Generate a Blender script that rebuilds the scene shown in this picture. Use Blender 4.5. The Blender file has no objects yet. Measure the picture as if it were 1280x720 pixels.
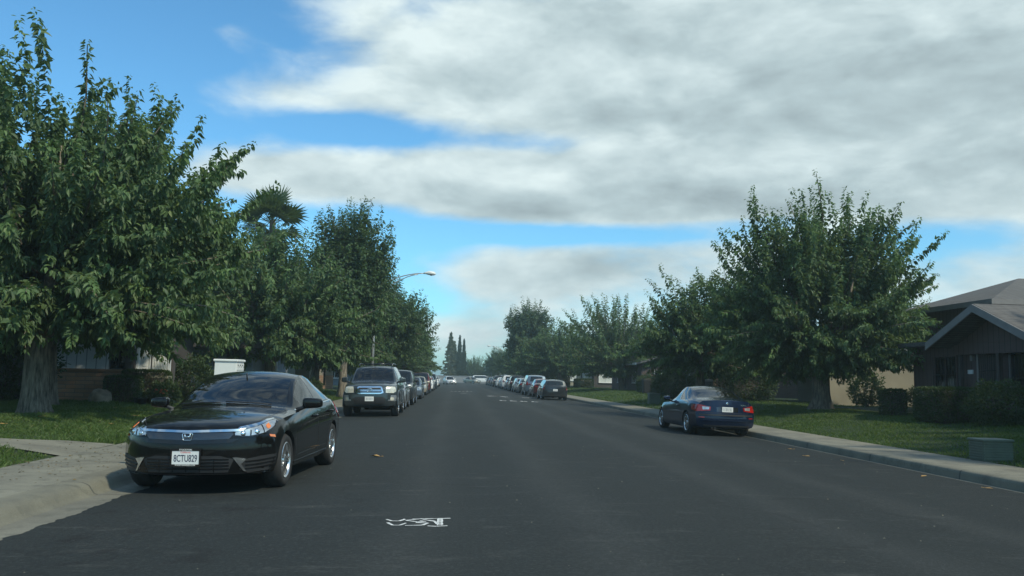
import bpy, bmesh, math, random
import numpy as np
from mathutils import Vector, Matrix
from mathutils.bvhtree import BVHTree
from mathutils.geometry import delaunay_2d_cdt

random.seed(7)
R = math.radians
scene = bpy.context.scene
COL = scene.collection

# ------------------------------------------------------------------ helpers
def link(o):
    COL.objects.link(o)
    return o

def tag(o, label=None, cat=None, group=None, kind=None):
    if label: o['label'] = label
    if cat: o['category'] = cat
    if group: o['group'] = group
    if kind: o['kind'] = kind
    return o

def empty(name, loc=(0, 0, 0), rz=0, parent=None):
    o = bpy.data.objects.new(name, None)
    o.empty_display_size = .2
    o.location = loc
    o.rotation_euler = (0, 0, rz)
    if parent: o.parent = parent
    return link(o)

def put(name, me, parent=None, loc=(0, 0, 0), rot=(0, 0, 0)):
    o = bpy.data.objects.new(name, me)
    o.location = loc
    o.rotation_euler = rot
    if parent: o.parent = parent
    return link(o)

def copy_tree(o, parent=None):
    c = o.copy()
    COL.objects.link(c)
    c.parent = parent
    for ch in list(o.children):
        copy_tree(ch, c)
    return c

class MB:
    """collects faces; build() links them as one mesh object"""
    def __init__(s):
        s.v, s.f, s.m, s.sm = [], [], [], []
    def add(s, verts, faces, mi=0, smooth=False):
        b = len(s.v)
        s.v += [tuple(p) for p in verts]
        for f in faces:
            s.f.append(tuple(i + b for i in f)); s.m.append(mi); s.sm.append(smooth)
    def box(s, x0, y0, z0, x1, y1, z1, mi=0):
        v = [(x0,y0,z0),(x1,y0,z0),(x1,y1,z0),(x0,y1,z0),(x0,y0,z1),(x1,y0,z1),(x1,y1,z1),(x0,y1,z1)]
        s.add(v, [(3,2,1,0),(4,5,6,7),(0,1,5,4),(1,2,6,5),(2,3,7,6),(3,0,4,7)], mi)
    def bbox(s, x0, y0, z0, x1, y1, z1, b=.02, mi=0, seg=2):
        bm = bmesh.new()
        bmesh.ops.create_cube(bm, size=1)
        for v in bm.verts:
            v.co = Vector(((x0+x1)/2 + v.co.x*(x1-x0), (y0+y1)/2 + v.co.y*(y1-y0), (z0+z1)/2 + v.co.z*(z1-z0)))
        bmesh.ops.bevel(bm, geom=bm.edges[:], offset=b, segments=seg, affect='EDGES', profile=.5)
        bm.verts.index_update()
        s.add([v.co.copy() for v in bm.verts], [[v.index for v in f.verts] for f in bm.faces], mi, False)
        bm.free()
    def tube(s, pts, rad, n=8, mi=0, cap=True, smooth=True):
        pts = [Vector(p) for p in pts]
        if not hasattr(rad, '__len__'): rad = [rad]*len(pts)
        b = len(s.v)
        up = None
        for i, p in enumerate(pts):
            t = (pts[min(i+1, len(pts)-1)] - pts[max(i-1, 0)]).normalized()
            if up is None:
                up = Vector((0, 0, 1)) if abs(t.z) < .9 else Vector((1, 0, 0))
            a = t.cross(up)
            if a.length < 1e-5: a = t.orthogonal()
            a.normalize()
            up = a.cross(t).normalized()
            for k in range(n):
                an = 2*math.pi*k/n
                s.v.append(tuple(p + (a*math.cos(an) + up*math.sin(an))*rad[i]))
        for i in range(len(pts)-1):
            for k in range(n):
                k2 = (k+1) % n
                s.f.append((b+i*n+k, b+i*n+k2, b+(i+1)*n+k2, b+(i+1)*n+k)); s.m.append(mi); s.sm.append(smooth)
        if cap:
            s.f.append(tuple(b+k for k in range(n))[::-1]); s.m.append(mi); s.sm.append(False)
            e = b+(len(pts)-1)*n
            s.f.append(tuple(e+k for k in range(n))); s.m.append(mi); s.sm.append(False)
    def lathe(s, prof, n=24, mi=0, axis='z', c=(0, 0, 0), smooth=True, close=False):
        b = len(s.v)
        for r, h in prof:
            for k in range(n):
                a = 2*math.pi*k/n
                x, y = r*math.cos(a), r*math.sin(a)
                p = (x, y, h) if axis == 'z' else ((h, x, y) if axis == 'x' else (x, h, y))
                s.v.append((p[0]+c[0], p[1]+c[1], p[2]+c[2]))
        m = len(prof)
        for i in range(m if close else m-1):
            j = (i+1) % m
            for k in range(n):
                k2 = (k+1) % n
                s.f.append((b+i*n+k, b+i*n+k2, b+j*n+k2, b+j*n+k)); s.m.append(mi); s.sm.append(smooth)
    def prism(s, poly, a0, a1, axis='y', mi=0):
        """poly of 2-D points extruded along axis from a0 to a1"""
        n = len(poly)
        def p3(u, v, a):
            return {'y': (u, a, v), 'x': (a, u, v), 'z': (u, v, a)}[axis]
        v = [p3(u, w, a0) for u, w in poly] + [p3(u, w, a1) for u, w in poly]
        f = [tuple(range(n)), tuple(range(2*n-1, n-1, -1))]
        f += [(i, i+n, (i+1) % n + n, (i+1) % n) for i in range(n)]
        s.add(v, f, mi)
    def mesh(s, name, mats):
        me = bpy.data.meshes.new(name)
        me.from_pydata(s.v, [], s.f)
        for m in (mats if isinstance(mats, (list, tuple)) else [mats]): me.materials.append(m)
        me.polygons.foreach_set('material_index', s.m)
        me.polygons.foreach_set('use_smooth', s.sm)
        bm = bmesh.new(); bm.from_mesh(me)
        bmesh.ops.recalc_face_normals(bm, faces=bm.faces[:])
        bm.to_mesh(me); bm.free()
        me.update()
        return me
    def build(s, name, mats, parent=None, loc=(0, 0, 0), rot=(0, 0, 0)):
        return put(name, s.mesh(name, mats), parent, loc, rot)

def npmesh(name, V, Fc, mats, smooth=False):
    """fast mesh from numpy arrays, all faces with the same corner count"""
    me = bpy.data.meshes.new(name)
    k = Fc.shape[1]
    me.vertices.add(len(V)); me.vertices.foreach_set('co', V.astype(np.float32).ravel())
    me.loops.add(Fc.size); me.loops.foreach_set('vertex_index', Fc.astype(np.int32).ravel())
    me.polygons.add(len(Fc))
    me.polygons.foreach_set('loop_start', np.arange(0, Fc.size, k, dtype=np.int32))
    me.polygons.foreach_set('loop_total', np.full(len(Fc), k, dtype=np.int32))
    me.polygons.foreach_set('use_smooth', np.full(len(Fc), smooth))
    for m in (mats if isinstance(mats, (list, tuple)) else [mats]): me.materials.append(m)
    me.update(calc_edges=True)
    me.validate()
    return me

# ------------------------------------------------------------------ materials
def nt_new(name):
    m = bpy.data.materials.new(name)
    m.use_nodes = True
    nt = m.node_tree
    b = nt.nodes['Principled BSDF']
    return m, nt, b

def N(nt, t, **kw):
    n = nt.nodes.new(t)
    for k, v in kw.items():
        if k.startswith('_'): setattr(n, k[1:], v)
        else: n.inputs[k.replace('9', ' ')].default_value = v
    return n

def math_n(nt, op, a, b=None, c=None, clamp=False):
    n = nt.nodes.new('ShaderNodeMath'); n.operation = op; n.use_clamp = clamp
    for i, x in enumerate((a, b, c)):
        if x is None: continue
        if hasattr(x, 'is_linked'): nt.links.new(x, n.inputs[i])
        else: n.inputs[i].default_value = x
    return n.outputs[0]

def ramp(nt, fac, stops):
    n = nt.nodes.new('ShaderNodeValToRGB')
    els = n.color_ramp.elements
    while len(els) < len(stops): els.new(.5)
    for e, (p, c) in zip(els, stops):
        e.position = p
        e.color = (*c, 1) if len(c) == 3 else c
    nt.links.new(fac, n.inputs[0])
    return n.outputs[0]

def mixc(nt, fac, a, b, mode='MIX'):
    n = nt.nodes.new('ShaderNodeMix'); n.data_type = 'RGBA'; n.blend_type = mode
    for i, x in ((0, fac), (6, a), (7, b)):
        if hasattr(x, 'is_linked'): nt.links.new(x, n.inputs[i])
        elif i == 0: n.inputs[0].default_value = x
        else: n.inputs[i].default_value = (*x, 1)
    return n.outputs[2]

def coords(nt, kind='Object'):
    return nt.nodes.new('ShaderNodeTexCoord').outputs[kind]

def noise(nt, vec, scale, detail=3, rough=.55):
    n = N(nt, 'ShaderNodeTexNoise', Scale=scale, Detail=detail, Roughness=rough)
    if vec is not None: nt.links.new(vec, n.inputs['Vector'])
    return n.outputs['Fac']

def simple(name, col, rough=.6, metal=0., var=.12, vscale=3., bump=0., bscale=40., coat=0., spec=.5):
    m, nt, b = nt_new(name)
    c = coords(nt)
    f = noise(nt, c, vscale, 4)
    lo = tuple(max(0, x*(1-var)) for x in col); hi = tuple(min(1, x*(1+var)) for x in col)
    nt.links.new(ramp(nt, f, [(.3, lo), (.7, hi)]), b.inputs['Base Color'])
    b.inputs['Roughness'].default_value = rough
    b.inputs['Metallic'].default_value = metal
    b.inputs['Coat Weight'].default_value = coat
    b.inputs['Coat Roughness'].default_value = .04
    b.inputs['Specular IOR Level'].default_value = spec
    if bump:
        bn = N(nt, 'ShaderNodeBump', Strength=bump, Distance=.02)
        nt.links.new(noise(nt, c, bscale, 4), bn.inputs['Height'])
        nt.links.new(bn.outputs[0], b.inputs['Normal'])
    return m

def paint(name, col, metal=.35, rough=.32):
    """car paint: flake base under a clear coat, a film of road dust low down"""
    m, nt, b = nt_new(name)
    c = coords(nt)
    f = noise(nt, c, 900, 1)
    base = mixc(nt, f, tuple(x*.8 for x in col), tuple(min(1, x*1.25+.003) for x in col))
    dust = math_n(nt, 'MULTIPLY', noise(nt, c, 6, 5), .012)
    base = mixc(nt, dust, base, (.16, .15, .13))
    nt.links.new(base, b.inputs['Base Color'])
    b.inputs['Metallic'].default_value = metal
    b.inputs['Roughness'].default_value = rough
    b.inputs['Coat Weight'].default_value = 1.; b.inputs['Coat IOR'].default_value = 1.38; b.inputs['Specular IOR Level'].default_value = .05
    nt.links.new(math_n(nt, 'MULTIPLY_ADD', noise(nt, c, 9, 4), .03, .005), b.inputs['Coat Roughness'])
    return m

def glass(name, tint=.45, ior=1.5, boost=1.):
    m, nt, b = nt_new(name)
    nt.nodes.remove(b)
    out = nt.nodes['Material Output']
    tr = N(nt, 'ShaderNodeBsdfTransparent'); tr.inputs[0].default_value = (tint*.92, tint, tint*.96, 1)
    gl = N(nt, 'ShaderNodeBsdfGlossy', Roughness=.02); gl.inputs[0].default_value = (1, 1, 1, 1)
    fr = N(nt, 'ShaderNodeFresnel', IOR=ior)
    dust = N(nt, 'ShaderNodeBsdfDiffuse'); dust.inputs[0].default_value = (.3, .3, .28, 1)
    fac = math_n(nt, 'MULTIPLY', fr.outputs[0], boost, clamp=True)
    mx = N(nt, 'ShaderNodeMixShader')
    nt.links.new(fac, mx.inputs[0]); nt.links.new(tr.outputs[0], mx.inputs[1]); nt.links.new(gl.outputs[0], mx.inputs[2])
    m2 = N(nt, 'ShaderNodeMixShader')
    nt.links.new(math_n(nt, 'MULTIPLY', noise(nt, coords(nt), 5, 4), .03), m2.inputs[0])
    nt.links.new(mx.outputs[0], m2.inputs[1]); nt.links.new(dust.outputs[0], m2.inputs[2])
    nt.links.new(m2.outputs[0], out.inputs[0])
    return m

def leaf_mat(name, dark, light, transl=.35, tip=None):
    m, nt, b = nt_new(name)
    geo = N(nt, 'ShaderNodeNewGeometry')
    rnd = geo.outputs['Random Per Island']
    st = [(0., dark), (.75, tuple((a+c)/2 for a, c in zip(dark, light))), (1., light)]
    if tip: st = st[:2] + [(.965, light), (.985, tip)]
    col = ramp(nt, rnd, st)
    at = N(nt, 'ShaderNodeAttribute', _attribute_name='young')
    col = mixc(nt, math_n(nt, 'MULTIPLY', at.outputs['Fac'], .75), col, tuple(x*k for x, k in zip(light, (1.7, 1.75, 1.25))))
    big = noise(nt, coords(nt), .55, 2)
    col = mixc(nt, math_n(nt, 'MULTIPLY', big, .6), col, tuple(x*1.25 for x in light))
    nt.links.new(col, b.inputs['Base Color'])
    b.inputs['Roughness'].default_value = .5
    b.inputs['Specular IOR Level'].default_value = .35
    tr = N(nt, 'ShaderNodeBsdfTranslucent')
    nt.links.new(mixc(nt, .5, col, (.14, .2, .02)), tr.inputs[0])
    mx = N(nt, 'ShaderNodeMixShader'); mx.inputs[0].default_value = transl
    nt.links.new(b.outputs[0], mx.inputs[1]); nt.links.new(tr.outputs[0], mx.inputs[2])
    nt.links.new(mx.outputs[0], nt.nodes['Material Output'].inputs[0])
    return m

def bark_mat(name, a, b_):
    m, nt, b = nt_new(name)
    mp = N(nt, 'ShaderNodeMapping'); mp.inputs['Scale'].default_value = (9, 9, 1.6)
    nt.links.new(coords(nt), mp.inputs[0])
    f = noise(nt, mp.outputs[0], 1.6, 6, .65)
    nt.links.new(ramp(nt, f, [(.34, a), (.66, b_)]), b.inputs['Base Color'])
    b.inputs['Roughness'].default_value = .9
    bn = N(nt, 'ShaderNodeBump', Strength=.9, Distance=.05)
    nt.links.new(f, bn.inputs['Height']); nt.links.new(bn.outputs[0], b.inputs['Normal'])
    return m

def asphalt_mat():
    m, nt, b = nt_new('asphalt')
    c = coords(nt)
    fine = noise(nt, c, 160, 2, .7)
    mp = N(nt, 'ShaderNodeMapping'); mp.inputs['Scale'].default_value = (.55, .13, 1)
    nt.links.new(c, mp.inputs[0])
    mid = noise(nt, mp.outputs[0], 1.4, 5, .6)
    blot = noise(nt, c, .8, 5, .62)
    col = ramp(nt, mid, [(.3, (.014, .0182, .0185)), (.7, (.022, .0268, .0268))])
    col = mixc(nt, ramp(nt, blot, [(.58, (0, 0, 0)), (.72, (.6, .6, .6))]), col, (.017, .019, .019))
    col = mixc(nt, ramp(nt, fine, [(.45, (0, 0, 0)), (.8, (.45, .45, .45))]), col, (.075, .08, .076))
    # pale scuffs
    mp2 = N(nt, 'ShaderNodeMapping'); mp2.inputs['Scale'].default_value = (1, 3.2, 1); mp2.inputs['Location'].default_value = (3.3, 1.2, 0)
    nt.links.new(c, mp2.inputs[0])
    sc = noise(nt, mp2.outputs[0], .9, 6, .68)
    col = mixc(nt, ramp(nt, sc, [(.57, (0, 0, 0)), (.72, (.7, .7, .7))]), col, (.07, .074, .07))
    spx = N(nt, 'ShaderNodeSeparateXYZ'); nt.links.new(c, spx.inputs[0])
    wx = math_n(nt, 'ADD', spx.outputs[0], math_n(nt, 'MULTIPLY', noise(nt, c, .25, 3), .8))
    trk = None
    for x0 in (-.35, 1.35, 3.7, 5.4):
        d = math_n(nt, 'DIVIDE', math_n(nt, 'SUBTRACT', wx, x0 + .4), .34)
        g = math_n(nt, 'EXPONENT', math_n(nt, 'MULTIPLY', math_n(nt, 'MULTIPLY', d, d), -1.))
        trk = g if trk is None else math_n(nt, 'ADD', trk, g)
    col = mixc(nt, math_n(nt, 'MULTIPLY', trk, .28), col, (.062, .066, .064))
    oil = math_n(nt, 'MULTIPLY', math_n(nt, 'LESS_THAN', math_n(nt, 'ABSOLUTE', math_n(nt, 'SUBTRACT', wx, -2.4)), 1.0), .8)
    col = mixc(nt, math_n(nt, 'MULTIPLY', oil, ramp(nt, noise(nt, c, 1.9, 4, .6), [(.56, (0, 0, 0)), (.68, (.8, .8, .8))])), col, (.012, .012, .012))
    agg = noise(nt, c, 26, 4, .8)
    col = mixc(nt, ramp(nt, agg, [(.40, (.4, .4, .4)), (.54, (0, 0, 0))]), col, (.011, .012, .012))
    col = mixc(nt, ramp(nt, agg, [(.54, (0, 0, 0)), (.70, (.4, .4, .4))]), col, (.085, .088, .084))
    # hairline cracks
    vo = N(nt, 'ShaderNodeTexVoronoi', Scale=.33, _feature='DISTANCE_TO_EDGE')
    wob = mixc(nt, .12, c, (0, 0, 0)); nz = N(nt, 'ShaderNodeTexNoise', Scale=1.3, Detail=5.)
    nt.links.new(c, nz.inputs['Vector'])
    add = N(nt, 'ShaderNodeVectorMath', _operation='MULTIPLY_ADD'); add.inputs[1].default_value = (1.1, 1.1, 0)
    nt.links.new(nz.outputs['Color'], add.inputs[0]); nt.links.new(c, add.inputs[2])
    nt.links.new(add.outputs[0], vo.inputs['Vector'])
    brk = ramp(nt, noise(nt, c, .35, 3), [(.48, (0, 0, 0)), (.56, (1, 1, 1))])
    ck = ramp(nt, vo.outputs['Distance'], [(.0, (1, 1, 1)), (.012, (0, 0, 0))])
    col = mixc(nt, math_n(nt, 'MULTIPLY', ck, math_n(nt, 'MULTIPLY', brk, .35)), col, (.010, .010, .010))
    nt.links.new(col, b.inputs['Base Color'])
    nt.links.new(math_n(nt, 'MULTIPLY_ADD', mid, .25, .68), b.inputs['Roughness'])
    b.inputs['Specular IOR Level'].default_value = .22
    bn = N(nt, 'ShaderNodeBump', Strength=.55, Distance=.008)
    nt.links.new(fine, bn.inputs['Height']); nt.links.new(bn.outputs[0], b.inputs['Normal'])
    return m

def concrete_mat(name, lo=(.145, .138, .11), hi=(.24, .23, .178), joint=1.5):
    m, nt, b = nt_new(name)
    c = coords(nt)
    f = noise(nt, c, 1.1, 6, .65)
    g = noise(nt, c, 70, 3, .7)
    col = ramp(nt, f, [(.3, lo), (.68, hi)])
    col = mixc(nt, ramp(nt, g, [(.35, (.35, .35, .35)), (.6, (0, 0, 0))]), col, tuple(x*.6 for x in lo))
    st = noise(nt, c, 2.7, 5, .7)
    col = mixc(nt, ramp(nt, st, [(.52, (0, 0, 0)), (.72, (.8, .8, .8))]), col, (.075, .075, .06))
    h = g
    if joint:
        sp = N(nt, 'ShaderNodeSeparateXYZ'); nt.links.new(c, sp.inputs[0])
        yy = math_n(nt, 'DIVIDE', sp.outputs[1], joint)
        d = math_n(nt, 'ABSOLUTE', math_n(nt, 'SUBTRACT', math_n(nt, 'FRACT', yy), .5))
        line = math_n(nt, 'LESS_THAN', d, .006)
        col = mixc(nt, math_n(nt, 'MULTIPLY', line, .8), col, (.05, .05, .045))
    nt.links.new(col, b.inputs['Base Color'])
    b.inputs['Roughness'].default_value = .88
    bn = N(nt, 'ShaderNodeBump', Strength=.35, Distance=.006)
    nt.links.new(h, bn.inputs['Height']); nt.links.new(bn.outputs[0], b.inputs['Normal'])
    return m

def lawn_mat():
    m, nt, b = nt_new('lawn_turf')
    c = coords(nt)
    f = noise(nt, c, .7, 5, .6); g = noise(nt, c, 45, 3, .75)
    col = ramp(nt, f, [(.3, (.028, .06, .016)), (.62, (.05, .09, .022)), (.8, (.085, .1, .035))])
    col = mixc(nt, g, col, (.02, .03, .012))
    nt.links.new(col, b.inputs['Base Color'])
    b.inputs['Roughness'].default_value = .95
    bn = N(nt, 'ShaderNodeBump', Strength=1., Distance=.05)
    nt.links.new(g, bn.inputs['Height']); nt.links.new(bn.outputs[0], b.inputs['Normal'])
    return m

def wall_uv(nt):
    """(x+y, z) of object space: courses run level on every upright wall"""
    sp = N(nt, 'ShaderNodeSeparateXYZ'); nt.links.new(coords(nt), sp.inputs[0])
    cb = N(nt, 'ShaderNodeCombineXYZ')
    nt.links.new(math_n(nt, 'ADD', sp.outputs[0], sp.outputs[1]), cb.inputs[0])
    nt.links.new(sp.outputs[2], cb.inputs[1])
    return cb.outputs[0]

def brick_mat(name, c1, c2, mortar, bw=.42, bh=.1, ms=.012, rough=.85):
    m, nt, b = nt_new(name)
    uv = wall_uv(nt)
    br = N(nt, 'ShaderNodeTexBrick', Scale=1.)
    br.inputs['Brick Width'].default_value = bw; br.inputs['Row Height'].default_value = bh
    br.inputs['Mortar Size'].default_value = ms; br.inputs['Mortar Smooth'].default_value = .3
    br.inputs['Color1'].default_value = (*c1, 1); br.inputs['Color2'].default_value = (*c2, 1); br.inputs['Mortar'].default_value = (*mortar, 1)
    nt.links.new(uv, br.inputs['Vector'])
    col = mixc(nt, math_n(nt, 'MULTIPLY', noise(nt, coords(nt), 3, 5), .6), br.outputs['Color'], tuple(x*.55 for x in c1))
    nt.links.new(col, b.inputs['Base Color'])
    b.inputs['Roughness'].default_value = rough
    bn = N(nt, 'ShaderNodeBump', Strength=.8, Distance=.012); bn.invert = True
    nt.links.new(br.outputs['Fac'], bn.inputs['Height']); nt.links.new(bn.outputs[0], b.inputs['Normal'])
    return m

def shingle_mat(name, c1, c2):
    m, nt, b = nt_new(name)
    sp = N(nt, 'ShaderNodeSeparateXYZ'); nt.links.new(coords(nt), sp.inputs[0])
    cb = N(nt, 'ShaderNodeCombineXYZ')
    nt.links.new(math_n(nt, 'ADD', sp.outputs[0], sp.outputs[1]), cb.inputs[0])
    nt.links.new(math_n(nt, 'MULTIPLY', sp.outputs[2], 2.4), cb.inputs[1])
    br = N(nt, 'ShaderNodeTexBrick', Scale=1.)
    br.inputs['Brick Width'].default_value = .3; br.inputs['Row Height'].default_value = .14; br.inputs['Mortar Size'].default_value = .012
    br.inputs['Color1'].default_value = (*c1, 1); br.inputs['Color2'].default_value = (*c2, 1); br.inputs['Mortar'].default_value = (*[x*.4 for x in c1], 1)
    nt.links.new(cb.outputs[0], br.inputs['Vector'])
    col = mixc(nt, math_n(nt, 'MULTIPLY', noise(nt, coords(nt), 1.5, 6), .5), br.outputs['Color'], tuple(x*.6 for x in c2))
    nt.links.new(col, b.inputs['Base Color']); b.inputs['Roughness'].default_value = .92
    return m

def board_mat(name, col, pitch=.2, vertical=True):
    """painted boards with grooves"""
    m, nt, b = nt_new(name)
    uv = wall_uv(nt)
    sp = N(nt, 'ShaderNodeSeparateXYZ'); nt.links.new(uv, sp.inputs[0])
    a = math_n(nt, 'DIVIDE', sp.outputs[0 if vertical else 1], pitch)
    d = math_n(nt, 'ABSOLUTE', math_n(nt, 'SUBTRACT', math_n(nt, 'FRACT', a), .5))
    line = math_n(nt, 'LESS_THAN', d, .05)
    f = noise(nt, coords(nt), 2.2, 5)
    base = ramp(nt, f, [(.3, tuple(x*.85 for x in col)), (.7, col)])
    nt.links.new(mixc(nt, math_n(nt, 'MULTIPLY', line, .75), base, tuple(x*.25 for x in col)), b.inputs['Base Color'])
    b.inputs['Roughness'].default_value = .75
    return m

M = {}
M['asphalt'] = asphalt_mat()
M['concrete'] = concrete_mat('sidewalk_concrete')
M['gutter'] = concrete_mat('gutter_concrete', (.13, .125, .10), (.22, .21, .165), 3.)
M['curb'] = concrete_mat('curb_concrete', (.125, .12, .094), (.21, .20, .15), 3.)
M['lawn'] = lawn_mat()
M['soil'] = simple('dry_soil', (.12, .1, .07), .95, var=.3, bump=.5)
M['roadpaint'] = simple('road_paint', (.62, .63, .62), .7, var=.25, vscale=30)
M['bark'] = bark_mat('bark', (.06, .05, .038), (.27, .23, .175))
M['bark_dark'] = bark_mat('bark_dark', (.045, .038, .03), (.13, .11, .085))
M['leaf_mul'] = leaf_mat('mulberry_leaf', (.038, .072, .040), (.11, .175, .074), .4, (.17, .21, .06))
M['leaf_dense'] = leaf_mat('dense_leaf', (.034, .066, .036), (.085, .14, .06), .36)
M['leaf_far'] = leaf_mat('far_leaf', (.04, .07, .038), (.085, .13, .06), .34)
M['leaf_hedge'] = leaf_mat('hedge_leaf', (.018, .035, .014), (.05, .08, .025), .25)
M['leaf_palm'] = leaf_mat('palm_leaf', (.04, .07, .03), (.09, .13, .05), .25)
M['leaf_dead'] = leaf_mat('dead_palm_leaf', (.1, .07, .035), (.2, .15, .07), .2)
M['leaf_pine'] = leaf_mat('pine_needles', (.05, .07, .035), (.13, .14, .07), .25)
M['leaf_cyp'] = leaf_mat('cypress_leaf', (.014, .028, .014), (.035, .055, .022), .2)
M['grass'] = leaf_mat('grass_blade', (.042, .085, .018), (.100, .155, .034), .4, (.17, .16, .07))
M['fallen'] = simple('fallen_leaf', (.42, .25, .08), .7, var=.4, vscale=9)
M['brick'] = brick_mat('tan_brick', (.36, .20, .115), (.46, .28, .165), (.22, .17, .13), .62, .135, .016)
M['brick_brown'] = brick_mat('brown_brick', (.10, .062, .047), (.125, .08, .06), (.08, .066, .058))
M['stucco_grey'] = simple('grey_stucco', (.2, .225, .25), .9, var=.12, vscale=.8, bump=.3, bscale=90)
M['stucco_beige'] = simple('beige_stucco', (.29, .265, .20), .9, var=.12, vscale=.7, bump=.3, bscale=90)
M['siding_brown'] = board_mat('brown_siding', (.105, .072, .066), .25)
M['siding_white'] = board_mat('white_siding', (.55, .57, .58), .32)
M['siding_dark'] = board_mat('dark_siding', (.07, .06, .055), .16)
M['trim_white'] = simple('white_trim', (.66, .67, .66), .6, var=.1)
M['trim_grey'] = simple('grey_trim', (.19, .18, .172), .65, var=.1)
M['shingle'] = shingle_mat('grey_shingles', (.105, .10, .095), (.145, .138, .13))
M['shingle_dark'] = shingle_mat('dark_shingles', (.09, .09, .095), (.13, .128, .13))
M['pane'] = simple('window_pane', (.012, .014, .016), .06, var=.2, spec=.5)
M['curtain'] = simple('curtained_pane', (.62, .64, .60), .25, var=.12, vscale=4)
M['curtain_warm'] = simple('warm_blind', (.62, .5, .28), .3, var=.1)
M['iron'] = simple('black_iron', (.02, .02, .02), .5, .5)
M['galv'] = simple('galvanised_steel', (.42, .43, .43), .45, .6, var=.1)
M['white_metal'] = simple('white_painted_metal', (.68, .69, .66), .5, var=.06)
M['box_green'] = simple('green_cabinet', (.095, .12, .088), .55, var=.15, bump=.1)
M['yellow'] = simple('hydrant_yellow', (.68, .43, .06), .5, var=.15)
M['rock'] = simple('granite', (.25, .19, .135), .9, var=.35, vscale=5, bump=.8, bscale=14)
M['terracotta'] = simple('terracotta', (.45, .16, .07), .8)
M['petal'] = simple('red_petal', (.6, .09, .04), .6)
M['wood'] = simple('weathered_wood', (.24, .21, .17), .85, var=.25, vscale=6)
M['fence'] = simple('grey_block', (.21, .22, .23), .9, var=.12)
# vehicle materials
M['black_paint'] = paint('black_car_paint', (.0022, .0024, .0028), 0., .3)
M['blue_paint'] = paint('navy_car_paint', (.006, .015, .04), .35)
M['grey_paint'] = paint('graphite_car_paint', (.055, .068, .075), .55)
M['silver_paint'] = paint('silver_car_paint', (.42, .43, .44), .75)
M['dark_paint'] = paint('charcoal_car_paint', (.03, .034, .038), .4)
M['maroon_paint'] = paint('maroon_car_paint', (.12, .02, .02), .4)
M['white_paint'] = paint('white_car_paint', (.7, .71, .7), .0)
M['beige_paint'] = paint('beige_car_paint', (.4, .36, .28), .5)
M['bluegrey_paint'] = paint('bluegrey_car_paint', (.13, .17, .21), .55)
M['trim'] = simple('black_plastic', (.016, .016, .017), .55, var=.1)
M['gloss_black'] = simple('gloss_black', (.008, .008, .009), .12, var=.05)
M['chrome'] = simple('chrome', (.78, .79, .8), .1, 1., var=.03)
M['dark_chrome'] = simple('dark_chrome', (.10, .10, .105), .16, .9, var=.05)
M['alloy'] = simple('alloy_rim', (.58, .59, .6), .25, .9, var=.05)
M['rubber'] = simple('tyre_rubber', (.018, .018, .018), .8, var=.2, bump=.2)
M['brake'] = simple('brake_shadow', (.012, .012, .012), .8)  # near-black barrel and back disc of the wheel rim
M['lens'] = simple('clear_lens', (.45, .47, .47), .08, .55, var=.35, vscale=14, coat=1.)
M['lens_aged'] = simple('aged_lens', (.62, .60, .50), .22, .2, var=.2, vscale=12, coat=.8)
M['amber'] = simple('amber_lens', (.7, .19, .03), .15, var=.15, coat=1.)
M['red'] = simple('red_lens', (.30, .01, .006), .22, var=.3, vscale=16, coat=1.)
M['seat'] = simple('seat_cloth', (.035, .036, .038), .9, var=.2)
M['dash'] = simple('dash_plastic', (.02, .021, .022), .6)
M['plate'] = simple('plate_white', (.7, .71, .69), .4, var=.05)
M['plate_ink'] = simple('plate_ink', (.015, .025, .06), .5)
M['plate_red'] = simple('plate_red', (.6, .08, .07), .5)
M['glass'] = glass('car_glass', .42, 1.5, 1.25)
M['glass_tint'] = glass('tinted_car_glass', .14, 1.5, 1.25)
M['shade'] = simple('foil_shade', (.45, .55, .5), .4, .4)

# ------------------------------------------------------------------ camera
CAM = Vector((0, 0, 1.36))
yaw, pit, rol = R(3.80), R(6.1), R(1.3)
fw = Vector((math.sin(yaw)*math.cos(pit), math.cos(yaw)*math.cos(pit), math.sin(pit)))
r0 = Vector((math.cos(yaw), -math.sin(yaw), 0)); u0 = r0.cross(fw)
cr = r0*math.cos(rol) + u0*math.sin(rol)
cu = u0*math.cos(rol) - r0*math.sin(rol)
cd = bpy.data.cameras.new('camera'); cam = link(bpy.data.objects.new('camera', cd))
mw = Matrix((cr, cu, -fw)).transposed().to_4x4(); mw.translation = CAM
cam.matrix_world = mw
cd.sensor_width = 36; cd.lens = 36*1050/1280
cd.clip_start = .05; cd.clip_end = 6000
scene.camera = cam

# ------------------------------------------------------------------ sky and light
SUN_DIR = Vector((.66, -.66, .98)).normalized()     # towards the sun
el = math.asin(SUN_DIR.z); az = math.atan2(SUN_DIR.x, SUN_DIR.y)
sd = bpy.data.lights.new('sun', 'SUN'); sd.energy = 3.6; sd.angle = R(3); sd.color = (1, .92, .70)
so = link(bpy.data.objects.new('sun', sd)); so.rotation_euler = (-SUN_DIR).to_track_quat('-Z', 'Y').to_euler()
so.location = (20, -20, 40)

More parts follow.
